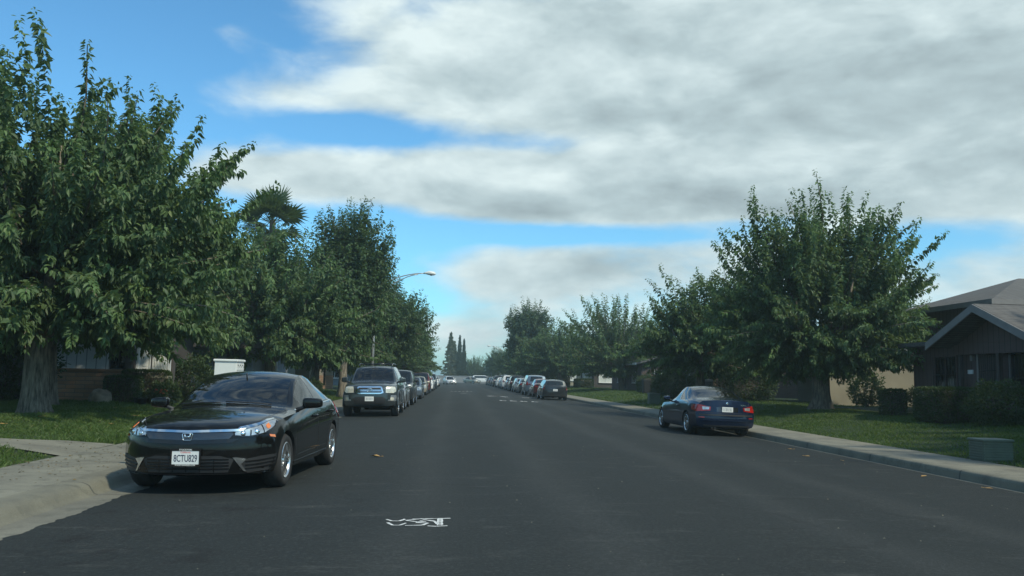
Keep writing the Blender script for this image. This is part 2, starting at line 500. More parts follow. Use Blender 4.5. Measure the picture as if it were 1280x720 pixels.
def build_world():
    w = bpy.data.worlds.new('World'); scene.world = w; w.use_nodes = True
    nt = w.node_tree
    bg = nt.nodes['Background']
    sky = N(nt, 'ShaderNodeTexSky', _sky_type='NISHITA')
    sky.sun_disc = False; sky.sun_elevation = el; sky.sun_rotation = az
    sky.air_density = 1.0; sky.dust_density = .6; sky.ozone_density = 2.5
    g = coords(nt, 'Generated')
    sp = N(nt, 'ShaderNodeSeparateXYZ'); nt.links.new(g, sp.inputs[0])
    X, Y, Z = sp.outputs
    azm = math_n(nt, 'MULTIPLY', math_n(nt, 'ARCTAN2', X, Y), 57.2958)        # degrees right of the road
    elv = math_n(nt, 'MULTIPLY', math_n(nt, 'ARCSINE', Z), 57.2958)
    def gauss(a0, e0, sa, se, amp):
        da = math_n(nt, 'DIVIDE', math_n(nt, 'SUBTRACT', azm, a0), sa)
        de = math_n(nt, 'DIVIDE', math_n(nt, 'SUBTRACT', elv, e0), se)
        q = math_n(nt, 'ADD', math_n(nt, 'MULTIPLY', da, da), math_n(nt, 'MULTIPLY', de, de))
        return math_n(nt, 'MULTIPLY', math_n(nt, 'EXPONENT', math_n(nt, 'MULTIPLY', q, -1.)), amp)
    # cloud banks and clear gaps, each at its own bearing and height in the sky
    banks = [(12, 21, 24, 5.5, .55), (34, 20, 15, 8, .4), (8, 12.6, 26, 2.6, .55), (33, 12, 15, 4, .3), (7, 7.0, 10, 2.4, .42), (30, 6, 8, 3, .2), (-2, 2.8, 9, 1.6, .30),
             (-14, 18, 5, 2.0, .36), (-20, 25.5, 5, 1.6, .30), (-16, 21.5, 2.2, 1.2, .36), (-13, 13, 6, 1.5, .30), (12, 32, 40, 6, .4)]
    gaps = [(-22, 21, 11, 9, -.62), (-7, 16.2, 6.5, 1.1, -.46), (4.5, 15.9, 5.0, .7, -.20), (-8, 9.2, 8, 2.6, -.48), (-2, 5, 3.5, 1.6, -.22), (8, 9.8, 12, .75, -.52), (31, 9.3, 7, 1.5, -.42), (24, 23, 5, 3.0, -.34), (13, 25.5, 9, .9, -.30), (30, 18.5, 8, .9, -.26), (19, 10.6, 8, .5, -.22), (-1, 26.5, 5, 1.0, -.2)]
    def cloud(dz):
        cb = N(nt, 'ShaderNodeCombineXYZ')
        nt.links.new(math_n(nt, 'MULTIPLY', azm, .095), cb.inputs[0])
        nt.links.new(math_n(nt, 'MULTIPLY', math_n(nt, 'ADD', elv, dz), .215), cb.inputs[1])
        n1 = N(nt, 'ShaderNodeTexNoise', Scale=1., Detail=9., Roughness=.52, Distortion=.3); nt.links.new(cb.outputs[0], n1.inputs['Vector'])
        n2 = N(nt, 'ShaderNodeTexNoise', Scale=3., Detail=7., Roughness=.6, Distortion=.2); nt.links.new(cb.outputs[0], n2.inputs['Vector'])
        return math_n(nt, 'ADD', math_n(nt, 'MULTIPLY', n1.outputs['Fac'], .80), math_n(nt, 'MULTIPLY', n2.outputs['Fac'], .20))
    bias = None
    for b in banks + gaps:
        q = gauss(*b)
        bias = q if bias is None else math_n(nt, 'ADD', bias, q)
    d0 = cloud(0.)
    d1 = cloud(1.6)
    dens = math_n(nt, 'ADD', d0, bias)
    cov = N(nt, 'ShaderNodeMapRange', _interpolation_type='SMOOTHSTEP')
    cov.inputs[1].default_value = .40; cov.inputs[2].default_value = .80
    nt.links.new(dens, cov.inputs[0])
    # bright rims where the cloud thins upward, grey flat bases where it is thick above
    thick = N(nt, 'ShaderNodeMapRange'); thick.inputs[1].default_value = .55; thick.inputs[2].default_value = 1.15
    nt.links.new(dens, thick.inputs[0])
    rim = math_n(nt, 'MULTIPLY', math_n(nt, 'SUBTRACT', d0, d1), 2.2)
    lightf = math_n(nt, 'ADD', math_n(nt, 'SUBTRACT', .80, math_n(nt, 'MULTIPLY', thick.outputs[0], .38)), rim)
    for b in [(2, 13.6, 12, 1.0, .30), (-10, 23, 9, 2.6, .20), (6, 20.5, 9, 3, .14), (-1.5, 2.6, 3, 1.4, .30), (4, 11.2, 14, 1.2, -.10), (9, 16.8, 12, 1.3, -.06), (27, 12, 12, 2.5, -.05), (28, 16, 8, 2.2, -.04), (12, 10.8, 16, .9, -.10), (14, 17.2, 18, 1.0, -.08), (20, 13.8, 14, .8, .10), (9, 7.4, 3.0, .8, -.16), (16, 26, 12, 3, .12)]:
        lightf = math_n(nt, 'ADD', lightf, gauss(*b))
    ccol = ramp(nt, lightf, [(.05, (4.2, 5.3, 5.7)), (.45, (6.0, 7.5, 7.9)), (.75, (8.0, 9.6, 9.9)), (1., (9.8, 11.4, 11.5))])
    # the ramp holds at most 1 per channel in UI only; values above 1 are kept
    skyc = mixc(nt, 1., sky.outputs[0], (.56, 1.0, 1.12), 'MULTIPLY')
    mul = N(nt, 'ShaderNodeVectorMath', _operation='SCALE'); mul.inputs['Scale'].default_value = SKY_GAIN
    nt.links.new(skyc, mul.inputs[0])
    col = mixc(nt, cov.outputs[0], mul.outputs[0], ccol)
    nt.links.new(col, bg.inputs['Color'])
    bg.inputs['Strength'].default_value = .082
SKY_GAIN = 2.0
build_world()
vs = scene.view_settings
vs.view_transform = 'Standard'; vs.look = 'None'; vs.gamma = 1; vs.exposure = 0; vs.use_curve_mapping = False
scene.cycles.max_bounces = 6
scene.cycles.transparent_max_bounces = 12

# ------------------------------------------------------------------ ground, road, kerbs, lawns
rng = np.random.default_rng(11)
def road_z(x): return -.02*abs(x - 2.1)
def lerpk(x, keys):
    return float(np.interp(x, [k[0] for k in keys], [k[1] for k in keys]))
def lawn_z(x, y):
    if x < 0: z = lerpk(-x, [(5.9, .0), (6.3, .05), (10, .25), (14, .3), (90, .3)])
    else: z = lerpk(x, [(9.65, .02), (10.2, .05), (14, .4), (18, .42), (90, .42)])
    return z + .02*math.sin(x*1.7 + y*.6)*math.sin(y*.9 - x*.4)
YN, YF = -40, 186
def sheet(name, prof, y0, y1, m, ny=2, kind='structure', wob=None):
    ys = np.linspace(y0, y1, ny) if not hasattr(ny, '__len__') else ny
    ny = len(ys)
    mb = MB(); n = len(prof)
    v = []
    for y in ys:
        for i, (x, z) in enumerate(prof):
            v.append((x + (wob(y) if wob and i in (0,) else 0), y, z))
    f = [(j*n+i, j*n+i+1, (j+1)*n+i+1, (j+1)*n+i) for j in range(ny-1) for i in range(n-1)]
    mb.add(v, f, 0, True)
    return tag(mb.build(name, m), kind=kind)

gmb = MB(); gmb.add([(-3000, -3000, -.2), (3000, -3000, -.2), (3000, 3000, -.2), (-3000, 3000, -.2)], [(0, 1, 2, 3)])
tag(gmb.build('ground', M['soil']), kind='structure')

def edge_wob(y):
    r = random.Random(int(y*20)); return .012*math.sin(y*.83) + .012*math.sin(y*2.9 + 1) + .014*math.sin(y*7.1 + math.sin(y*3.3)) + .014*math.sin(y*17.3 + 2*math.sin(y*5)) + r.uniform(-.014, .014)
xs = np.linspace(-3.82, 8.20, 15)
sheet('road', [(x, road_z(x)) for x in xs], YN, YF, M['asphalt'], np.concatenate([np.arange(YN, 3, .5), np.arange(3, 45, .05), np.arange(45, YF, .4), [YF]]), wob=edge_wob)
sheet('cross_street', [(-90, -.016), (2.1, -.016), (90, -.016)], YF, 197, M['asphalt'])
# gutter pans (under the ragged asphalt edge), rolled kerb on the left, upright kerb on the right
gz_ = -.122
sheet('gutter', [(-4.17, -.128), (-3.4, -.120)], YN, YF, M['gutter'], 4)
sheet('gutter', [(7.9, -.123), (8.36, -.130)], YN, YF, M['gutter'], 4)
sheet('kerb', [(-4.62, .012), (-4.44, .014), (-4.37, .008), (-4.32, -.008), (-4.285, -.03), (-4.25, -.08), (-4.225, -.115), (-4.19, -.127), (-4.16, -.15)], YN, YF, M['curb'], 4)
sheet('kerb', [(8.32, -.16), (8.335, -.04), (8.345, .0), (8.37, .018), (8.41, .024), (8.50, .024)], YN, YF, M['curb'], 4)
sheet('sidewalk', [(-5.92, .03), (-5.90, .034), (-4.615, .0125)], YN, YF, M['concrete'], 4)
sheet('sidewalk', [(8.497, .0245), (9.62, .045), (9.66, .02)], YN, YF, M['concrete'], 4)

def lawn(name, xs, ys):
    mb = MB(); n = len(xs)
    v = [(x, y, lawn_z(x, y)) for y in ys for x in xs]
    f = [(j*n+i, j*n+i+1, (j+1)*n+i+1, (j+1)*n+i) for j in range(len(ys)-1) for i in range(n-1)]
    mb.add(v, f, 0, True)
    return tag(mb.build(name, M['lawn']), kind='structure')
ysl = list(np.arange(-40, 80, 1.)) + list(np.arange(80, 186.1, 4.))
lawn('lawn', [-90, -40, -24] + list(np.arange(-18, -6.2, .6)) + [-6.2, -6.05, -5.91], ysl)
lawn('lawn', [9.65, 9.8, 10.2, 10.6] + list(np.arange(11, 20, .6)) + [24, 40, 90], ysl)
# garden path crossing the left lawn
pth = MB()
pv = []
px_ = np.linspace(-22, -5.93, 24)
for x in px_:
    for y in (13.75, 15.05): pv.append((x, y + (.35*max(0, x+7.2) if y > 14 else -.22*max(0, x+7.2)), lawn_z(x, y) + .03))
pth.add(pv, [(2*i, 2*i+2, 2*i+3, 2*i+1) for i in range(len(px_)-1)], 0, True)
tag(pth.build('garden_path', M['concrete']), kind='structure')
# worn white markings far down the road and the sprayed survey mark nearby
def strokes(name, lines, w, m=None, z=.004):
    mb = MB()
    for ln in lines:
        for (x0, y0), (x1, y1) in zip(ln[:-1], ln[1:]):
            d = Vector((x1-x0, y1-y0)); L = d.length; d.normalize(); nx, ny = -d.y*w/2, d.x*w/2
            n = max(1, int(L/.06))
            for k in range(n):
                a, b = k/n, (k+1.25)/n if k < n-1 else 1
                j = random.uniform(.6, 1.15)
                P = [(x0+(x1-x0)*a + nx*j, y0+(y1-y0)*a + ny*j), (x0+(x1-x0)*a - nx*j, y0+(y1-y0)*a - ny*j), (x0+(x1-x0)*min(b,1) - nx*j, y0+(y1-y0)*min(b,1) - ny*j), (x0+(x1-x0)*min(b,1) + nx*j, y0+(y1-y0)*min(b,1) + ny*j)]
                zz = z + .0004*(k % 3)
                mb.add([(x, y, road_z(x) + zz) for x, y in P], [(0, 1, 2, 3)])
    return mb.build(name, m or M['roadpaint'])
# sprayed letters, read from the other end of the lane
MX, MY = -.62, 8.12
def LT(pts, x0, sx=.17, sy=.42): return [(MX + x0 + u*sx, MY + v*sy) for u, v in pts]
mk = strokes('sprayed_road_mark', [
    LT([(0, .95), (.35, .72), (.75, .7), (1.05, .9), (1.0, .98)], .0), LT([(.15, .5), (.5, .15), (.9, .15), (1.2, .42)], .0),
    LT([(1.1, 1.0), (.2, .78), (.9, .55), (1.35, .62), (1.0, .72)], .16), LT([(.25, .1), (1.2, .12), (1.5, .4), (.8, .45)], .16),
    LT([(.5, .9), (1.2, .62), (1.35, .25)], .27), LT([(.2, .95), (2.4, 1.0)], .22),
    LT([(.5, .98), (.52, .05)], .44), LT([(-.15, .02), (.35, -.05), (.95, .02)], .44), LT([(.2, 1.0), (.8, 1.0)], .44), LT([(.42, .95), (.44, .05)], .44), LT([(.58, .95), (.60, .05)], .44)], .032)
tag(mk, 'white sprayed survey letters scrawled on the asphalt in the near foreground', 'road marking')
for k, (cx, cy, w, d, lab) in enumerate([(2.99, 51, .40, .55, 'leftmost worn white dash of the row painted across the right lane'), (3.62, 51, .40, .6, 'second worn white dash from the left in the row across the right lane'), (4.25, 51, .40, .6, 'third worn white dash from the left in the row across the right lane'), (4.92, 51, .40, .5, 'rightmost worn white dash of the row painted across the right lane')]):
    tag(strokes('lane_marking', [[(cx-w/2, cy-d*.3), (cx+w/2, cy-d*.35)], [(cx-w/2, cy+d*.3), (cx-w*.1, cy+d*.3)]], .42), lab, 'road marking', 'worn white dashes on the road')
for k in range(6):
    cx = -.15 + k*.36
    lab = ['leftmost', 'second from left', 'third from left', 'fourth from left', 'fifth from left', 'rightmost'][k] + ' small white dash of the far row across the left lane'
    tag(strokes('lane_marking', [[(cx-.1, 80), (cx+.1, 80)]], .7), lab, 'road marking', 'worn white dashes on the road')
tag(strokes('lane_arrow', [[(2.5, 61.5), (2.9, 62.6), (3.3, 62.6)], [(3.5, 62.6), (3.9, 61.2)]], .34), 'worn white arrowhead strokes painted in the right lane past the dashes', 'road marking')
tag(strokes('lane_arrow', [[(5.0, 61.3), (5.6, 61.6)]], .4), 'short white stroke on the road beside the parked dark hatchback', 'road marking')
tag(strokes('lane_arrow', [[(.6, 71.3), (1.1, 71.4)]], .4), 'single faint white stroke in the left lane before the far dash row', 'road marking')

# thin lawn edge and blades
def blades(name, x0, x1, y0, y1, n, h, keep=None, w=.006):
    x = rng.uniform(x0, x1, n); y = rng.uniform(y0, y1, n)
    if keep is not None:
        k = keep(x, y); x, y = x[k], y[k]
    n = len(x)
    z = np.array([lawn_z(a, b) for a, b in zip(x, y)]) - .008
    a = rng.uniform(0, 2*np.pi, n); hh = h*rng.uniform(.45, 1.25, n)*(1 + .5*np.sin(x*1.9)*np.sin(y*1.3))
    lean = rng.normal(0, .55, (n, 2))*hh[:, None]
    ww = w*rng.uniform(.7, 1.5, n)
    dx, dy = np.cos(a)*ww, np.sin(a)*ww
    V = np.empty((n, 4, 3))
    V[:, 0] = np.stack([x-dx, y-dy, z], 1); V[:, 1] = np.stack([x+dx, y+dy, z], 1)
    V[:, 2] = np.stack([x+lean[:, 0]*.4+dx*.6, y+lean[:, 1]*.4+dy*.6, z+hh*.6], 1)
    V[:, 3] = np.stack([x+lean[:, 0], y+lean[:, 1], z+hh], 1)
    F = np.arange(n*4).reshape(n, 4)
    F = np.concatenate([F[:, [0, 1, 2]], F[:, [0, 2, 3]]])
    return tag(put(name, npmesh(name, V.reshape(-1, 3), F, M['grass'])), kind='stuff')
def keepL(x, y):
    e = 5.93 + .06*np.sin(y*2.1) + .05*np.sin(y*6.3)
    out = (x > -7.2)
    hi = np.where(out, 15.1 + .35*(x+7.2), 15.1); lo = np.where(out, 13.7 - .22*(x+7.2), 13.7)
    onpath = (y > lo) & (y < hi)
    return (~onpath) & (-x > e)
b1 = blades('grass', -13.5, -5.88, 10.5, 29, 120000, .075, keepL, .008)
tag(b1, 'bright green uneven grass on the left front lawn', 'grass')
b2 = blades('grass', -9.5, -5.9, 29, 60, 22000, .085, None, .014)
tag(b2, 'grass strip on the far left beyond the big tree', 'grass')
b3 = blades('grass', 9.68, 15.6, 13, 36, 60000, .06, None, .009)
tag(b3, 'dark shaded grass of the right front lawn', 'grass')
b4 = blades('grass', 9.68, 18, 36, 100, 40000, .08, None, .018)
tag(b4, 'grass of the farther right lawns behind the parked cars', 'grass')

# ------------------------------------------------------------------ trees
LEAF = np.array([[0, 0, 0], [.42, .42, .06], [.30, .78, .03], [0, 1.12, -.10], [-.42, .42, .06], [-.30, .78, .03], [0, .5, -.03]])
LEAF_F = np.array([[0, 1, 2, 6], [6, 2, 3, 3], [0, 6, 5, 4], [6, 3, 5, 5]])
LEAF2 = np.array([[0, 0, 0], [.36, .30, .08], [.25, .72, .05], [0, 1.2, -.14], [-.36, .30, .08], [-.25, .72, .05]])
LEAF2_F = np.array([[0, 1, 2, 3], [0, 3, 5, 4]])

def leaves_mesh(name, P, A, Nn, S, mat, young=None):
    """P base points, A leaf axes, Nn rough normals, S sizes -> one mesh of folded leaves"""
    A = A/np.linalg.norm(A, axis=1, keepdims=True)
    side = np.cross(A, Nn); side /= np.linalg.norm(side, axis=1, keepdims=True) + 1e-9
    nn = np.cross(side, A)
    T = LEAF2
    V = P[:, None, :] + S[:, None, None]*(T[None, :, 0:1]*side[:, None, :]*.92 + T[None, :, 1:2]*A[:, None, :] + T[None, :, 2:3]*nn[:, None, :])
    n = len(P)
    F = (np.arange(n)*6)[:, None, None] + LEAF2_F[None]
    me = npmesh(name, V.reshape(-1, 3), F.reshape(-1, 4), mat)
    if young is not None and len(me.vertices) == n*6:
        a = me.attributes.new('young', 'FLOAT', 'POINT'); a.data.foreach_set('value', np.repeat(young, 6).astype(np.float32))
    return me

def tree_parts(name, seed, H, Rx, zc, trunk_r, fork, n_shoot, leaf, spacing, mat='leaf_mul', bark='bark', el_min=-28, spike=.22, start=.38, shape=2.2, droop=.35, side_tw=3, lean=(0, 0), lowcut=1.5, lobes=None, noise_amp=.14, twig=.22, rise=.25):
    """burst tree: shoots leave the limbs and end on an uneven envelope; leaves hang along every shoot"""
    g = np.random.default_rng(seed)
    top = H - zc
    C0 = np.array([lean[0], lean[1], zc])
    # directions on a sphere cap
    u = g.uniform(math.sin(math.radians(el_min)), 1, n_shoot)
    ph = g.uniform(0, 2*np.pi, n_shoot)
    ce = np.sqrt(1-u*u)
    D = np.stack([ce*np.cos(ph), ce*np.sin(ph), u], 1)
    asp = max(1., top/Rx)**.8
    D = D*np.array([1, 1, asp]); D /= np.linalg.norm(D, axis=1, keepdims=True)
    # envelope
    ax = np.array([Rx, Rx, top]); 
    low = np.array([Rx, Rx, max(.8, zc - lowcut)])
    a2 = np.where(D[:, 2:3] >= 0, ax[None], low[None])
    ex = np.where(D[:, 2] >= 0, shape, 4.5)
    rad = 1/np.power(np.sum(np.abs(D/a2)**ex[:, None], 1), 1/ex)
    k = g.normal(size=(5, 3))*2.1; p0 = g.uniform(0, 6, 5)
    bump = sum(np.sin(D@k[i] + p0[i]) for i in range(5))/5
    rad *= 1 + noise_amp*1.6*bump
    rad *= 1 - g.uniform(0, 1, n_shoot)**1.6*.45 + spike*.35*g.normal(size=n_shoot).clip(-1, 1.25)*(D[:, 2] > .2)
    E = C0 + D*rad[:, None]
    st = start*g.uniform(.5, 1.3, n_shoot)
    S0 = C0 + D*np.array([1, 1, .75])*(rad*st)[:, None] - np.array([0, 0, .25])*rad[:, None]*st[:, None]
    V0 = E - S0; Ls = np.linalg.norm(V0, axis=1)
    up = np.array([0, 0, 1.])
    out_h = D*np.array([1, 1, 0])
    # main shoots
    P, A, Nn, S, Yg = [], [], [], [], []
    segs = []
    def curve(s0, e, bend, t):
        t = t[:, None]
        return s0 + (e-s0)*t + bend*(4*t*(1-t))
    def add_leaves(s0, e, bend, t0=.12, sp=spacing, sz=leaf, dro=droop):
        L = np.linalg.norm(e-s0)
        n = max(4, int(L/sp))
        t = t0 + (1-t0)*np.linspace(0, 1., n)**.8 + g.normal(0, .3/n, n)
        p = curve(s0, e, bend, t); q = curve(s0, e, bend, t+.02)
        tan = q-p; tan /= np.linalg.norm(tan, axis=1, keepdims=True)+1e-9
        rr = g.normal(size=(n, 3)); perp = rr - np.sum(rr*tan, 1, keepdims=True)*tan
        perp /= np.linalg.norm(perp, axis=1, keepdims=True)+1e-9
        ax_ = perp*.9 + tan*.45 - up*dro*g.uniform(.5, 2.0, (n, 1)) + g.normal(0, .18, (n, 3))
        pet = sz*.30
        P.append(p + perp*pet*.8 - up*pet*.15); A.append(ax_)
        Nn.append(up*1.0 + perp*.35 + g.normal(0, .4, (n, 3)))
        vig = g.random()
        Yg.append(np.clip((t-.72)/.28, 0, 1)*(1.0 if vig < .4 else .25))
        S.append(sz*g.uniform(.65, 1.25, n)*(1 - np.clip(t-.86, 0, 1)*3))
    for i in range(n_shoot):
        hi = D[i, 2] > .12
        bz = rise*Ls[i]
        bend = (-up*bz*.05 + out_h[i]*bz*.14 if hi else up*bz*.30) + g.normal(0, .045, 3)*Ls[i]
        add_leaves(S0[i], E[i], bend)
        segs.append((S0[i], E[i], bend, Ls[i]))
        for j in range(side_tw):
            tt = g.uniform(.15, .78)
            b0 = curve(S0[i], E[i], bend, np.array([tt]))[0]
            dd = V0[i]/Ls[i]*.7 + g.normal(0, .55, 3) + up*.15
            dd /= np.linalg.norm(dd)
            ln = Ls[i]*twig*g.uniform(.6, 1.5)*(1.1-tt*.6)
            e2 = b0 + dd*ln
            if e2[2] < lowcut*.9: continue
            add_leaves(b0, e2, -up*ln*.06, .05)
    P = np.concatenate(P); A = np.concatenate(A); Nn = np.concatenate(Nn); S = np.concatenate(S)
    crown = leaves_mesh(name + '_crown', P, A, Nn, S, M[mat], np.concatenate(Yg))
    # wood
    w = MB()
    r_ = random.Random(seed)
    f3 = Vector((lean[0]*.5, lean[1]*.5, fork))
    tp = []; tr = []
    for k in range(9):
        t = k/8
        tp.append(Vector((lean[0]*.5*t + .05*math.sin(3*t+seed), lean[1]*.5*t + .05*math.cos(2.3*t+seed), -.15 + (fork+.15)*t)))
        tr.append(trunk_r*(1 + .55*math.exp(-t*6)) * (1 - .18*t) * (1 + .05*math.sin(7*t+seed)))
    w.tube(tp, tr, 14)
    b0 = len(w.v) - 9*14
    for i in range(b0, len(w.v)):           # flutes and root flare
        x, y, z = w.v[i]; an = math.atan2(y, x); fl = 1 + (.07 + .13*math.exp(-max(z, 0)*2.2))*math.sin(an*5 + seed + z*.7)
        t = (z+.15)/(fork+.15); cxp = lean[0]*.5*t; cyp = lean[1]*.5*t
        w.v[i] = (cxp + (x-cxp)*fl, cyp + (y-cyp)*fl, z)
    nl = 8
    for i in range(nl):
        a = 2*math.pi*(i + r_.uniform(-.3, .3))/nl
        e = .25 + .75*r_.random()
        tip = Vector(C0) + Vector((math.cos(a)*Rx*.62*(1.1-e*.6), math.sin(a)*Rx*.62*(1.1-e*.6), top*.62*e - .1*top))
        mid = f3.lerp(tip, .5) + Vector((math.cos(a)*Rx*.10, math.sin(a)*Rx*.10, -.05*top + r_.uniform(-.1, .1)))
        pts = [f3 - Vector((0, 0, .25)), f3.lerp(mid, .5) + Vector((r_.uniform(-.08, .08), r_.uniform(-.08, .08), 0)), mid, mid.lerp(tip, .5), tip]
        w.tube(pts, [trunk_r*.55, trunk_r*.45, trunk_r*.33, trunk_r*.2, trunk_r*.06], 8)
    for i in g.choice(n_shoot, min(n_shoot, 150), replace=False):
        s0, e, bd, L = segs[i]
        pts = [Vector(curve(s0, e, bd, np.array([t]))[0]) for t in (0, .35, .7, .97)]
        rr = .010 + .007*L
        w.tube(pts, [rr, rr*.75, rr*.5, rr*.25], 4, cap=False)
    wood = w.mesh(name + '_trunk', M[bark])
    return wood, crown

TREES = {}
def tree(kind, x, y, label, name='street_tree', rz=0., s=1., sz=None, group=None, cat='tree', z=None):
    wood, crown = TREES[kind]
    zz = lawn_z(x, y) if z is None else z
    root = empty(name, (x, y, zz), rz)
    root.scale = (s, s, sz or s)
    tag(root, label, cat, group)
    put('trunk', wood, root); put('crown', crown, root)
    return root
Q = 1.0
TREES['big'] = tree_parts('big', 3, 9.2, 5.2, 3.6, .30, 2.1, 430, .172, .031, side_tw=4, el_min=-58, spike=.30, lowcut=1.55, droop=.75, shape=2.9, twig=.26)
TREES['big2'] = tree_parts('big2', 5, 9.3, 4.6, 3.8, .27, 2.2, 330, .172, .032, side_tw=3, el_min=-58, spike=.34, lowcut=1.7, droop=.75, shape=2.7)
TREES['spread'] = tree_parts('spread', 8, 9.5, 4.55, 3.4, .36, 1.7, 540, .155, .030, side_tw=4, el_min=-72, spike=.30, lowcut=1.25, droop=.7, shape=2.0, twig=.25)
TREES['low'] = tree_parts('low', 13, 7.4, 4.0, 3.0, .26, 1.9, 330, .17, .038, side_tw=4, el_min=-60, spike=.32, droop=.6, lowcut=1.2)
TREES['oval'] = tree_parts('oval', 21, 11.3, 2.6, 5.6, .26, 2.9, 580, .18, .046, mat='leaf_dense', side_tw=5, el_min=-60, spike=.03, shape=2.9, lowcut=2.4, start=.3, noise_amp=.2, bark='bark')
TREES['vase'] = tree_parts('vase', 34, 8.9, 5.9, 2.6, .3, 1.9, 380, .22, .048, side_tw=2, el_min=-50, spike=.26, droop=.6, lowcut=1.2, shape=2.6, start=.3, twig=.18)
TREES['round'] = tree_parts('round', 55, 9.0, 3.9, 4.4, .28, 2.4, 380, .20, .055, mat='leaf_dense', side_tw=5, el_min=-65, spike=.05, shape=2.4, lowcut=1.9, noise_amp=.2)
TREES['tall'] = tree_parts('tall', 77, 12.6, 3.6, 6.0, .34, 2.6, 430, .28, .068, mat='leaf_far', side_tw=5, el_min=-60, spike=.03, shape=2.4, lowcut=2.5, noise_amp=.25, bark='bark_dark')

MG = 'leafy trees along the street'
tree('big', -10.0, 21.1, 'huge mulberry with thick pale trunk and hanging leaves at the left edge of the lawn', rz=.4, group=MG, s=.93, sz=.99)
tree('big2', -11.3, 24.4, 'mulberry with darker trunk close behind the huge tree by the brick wall', rz=2.2, group=MG, sz=.96)
tree('big2', -15.6, 20.5, 'mulberry crown filling the far left edge of the photo', rz=4.0, s=.97, sz=.90, group=MG)
tree('low', -8.6, 40, 'lower leafy tree over the grey house behind the mailbox cluster', rz=1.0, group=MG, s=1.17)
tree('low', -8.6, 53.5, 'bushy tree with slim trunk left of the tall oval tree', rz=3.0, s=1.12, group=MG)
tree('low', -11.2, 47, 'leafy tree in front of the fan palm trunk on the left', rz=5.0, s=1.28, group=MG)
tree('oval', -6.3, 48.5, 'tall dense oval tree with pale leaning trunk behind the dark four wheel drive', rz=.8, group=MG)
tree('round', -5.7, 65, 'round dark tree behind the bent streetlight arm on the left', rz=.3, group=MG, s=1.08)
tree('round', -6.2, 80, 'round dark tree second beyond the left streetlight', rz=2.0, group=MG, s=1.05)
tree('low', -6.0, 96, 'leafy tree lining the left parked cars in the middle distance', rz=2.7, group=MG, s=1.05)
tree('round', -6.2, 114, 'rounded tree far along the left row of parked cars', rz=4.4, group=MG, s=.95)
tree('low', -6.4, 136, 'small rounded tree near the far end of the left row', rz=5.2, group=MG)
tree('round', -7.5, 160, 'last rounded tree of the left row before the crossing', rz=1.2, group=MG, s=.85)
tree('spread', 14.2, 32, 'wide spreading mulberry with spiky top beside the brown porch house on the right', rz=.9, group=MG)
tree('low', 13.2, 44.5, 'lower leafy tree just left of the wide spreading mulberry on the right', rz=2.1, group=MG, s=1.02)
tree('low', 17.5, 47, 'dark leafy tree behind the wide spreading mulberry on the right', rz=.5, group=MG, s=.95)
tree('vase', 15.8, 79, 'fountain shaped mulberry standing alone on the right lawn', rz=.2, group=MG)
tree('low', 12.2, 97, 'pale feathery tree between the fountain shaped mulberry and the tallest dark tree', rz=4.1, group=MG, s=1.12)
tree('tall', 9.8, 113, 'tallest dark tree with two rounded lobes over the right row of cars', rz=1.1, group=MG, s=1.0)
tree('low', 10.2, 100, 'lower feathery tree in front of the tallest dark tree on the right', rz=1.9, group=MG, s=.95)
tree('round', 9.5, 134, 'rounded tree behind the right streetlight far along the road', rz=3.4, group=MG, s=.8)
tree('round', 8.8, 168, 'small olive green tree at the far right corner of the crossing', rz=.9, group=MG, s=.85)
# unseen trees right of the view, added to shade the right lawn and pavement
tree('low', 16.0, 6.5, 'unseen mulberry right of the camera that shades the pavement', rz=.9, group=MG, s=1.1)
tree('low', 15.4, 12.3, 'unseen mulberry added to shade the near right lawn', rz=2.9, group=MG, s=1.05)
tree('low', 19.2, 17.0, 'unseen mulberry added to shade the lawn by the porch house', rz=4.0, group=MG, s=1.1)
BG = 'background trees behind the houses'
for i, (k, x, y, s, lab) in enumerate([('round', -19, 45, .9, 'dark tree behind the grey house on the left'), ('tall', -16, 72, .75, 'dark tree behind the left row of street trees'), ('tall', -15, 100, .75, 'farther dark tree behind the left street trees'), ('round', -14, 130, .9, 'far dark tree behind the end of the left row'),
        ('round', 27, 52, .9, 'dark tree behind the beige house on the right'), ('tall', 26, 88, .68, 'dark tree behind the fountain shaped mulberry'), ('round', 20, 112, .95, 'dark tree behind the pale feathery tree on the right'), ('tall', 16, 150, .7, 'dark tree behind the far end of the right row'), ('low', 24, 66, .95, 'leafy tree behind the brown house in the right middle distance'), ('round', 21, 58, .8, 'dark tree filling the gap left of the wide mulberry')]):
    tree(k, x, y, lab, rz=i*1.3, s=s, group=BG)

def leaf_cloud(name, seed, n, pos, axis, size, mat):
    g = np.random.default_rng(seed)
    P = pos(g, n); A = axis(g, P); Nn = g.normal(size=P.shape) + np.array([0, 0, .6])
    return leaves_mesh(name, P, A, Nn, size*g.uniform(.6, 1.4, len(P)), M[mat])

# redwood and the two cypresses beyond the crossing
def conifer(H, Rb, seed, mat, n=9000, gap=True):
    def pos(g, n):
        z = H*(g.uniform(.06, 1, n)**1.0)
        if gap:
            lay = np.round(z/ (H/15)); z = lay*(H/15) + g.normal(0, .16, n)
        tt = np.clip(z/H, 0, 1)
        a = g.uniform(0, 2*np.pi, n); br = np.round(a/(2*np.pi)*7 + np.floor(z/(H/15))*.37)/7*2*np.pi
        a = np.where(g.random(n) < .7, br + g.normal(0, .18, n), a)
        rmax = Rb*(1-tt)**.75*(1 + .25*np.sin(np.floor(z/(H/15))*2.4))
        r = rmax*np.sqrt(g.random(n))
        return np.stack([np.cos(a)*r, np.sin(a)*r, z - r*.18], 1)
    def axis(g, P):
        return P*np.array([1, 1, 0]) + g.normal(0, .5, P.shape) - np.array([0, 0, .5])
    return leaf_cloud('conifer_crown', seed, n, pos, axis, .34, mat)
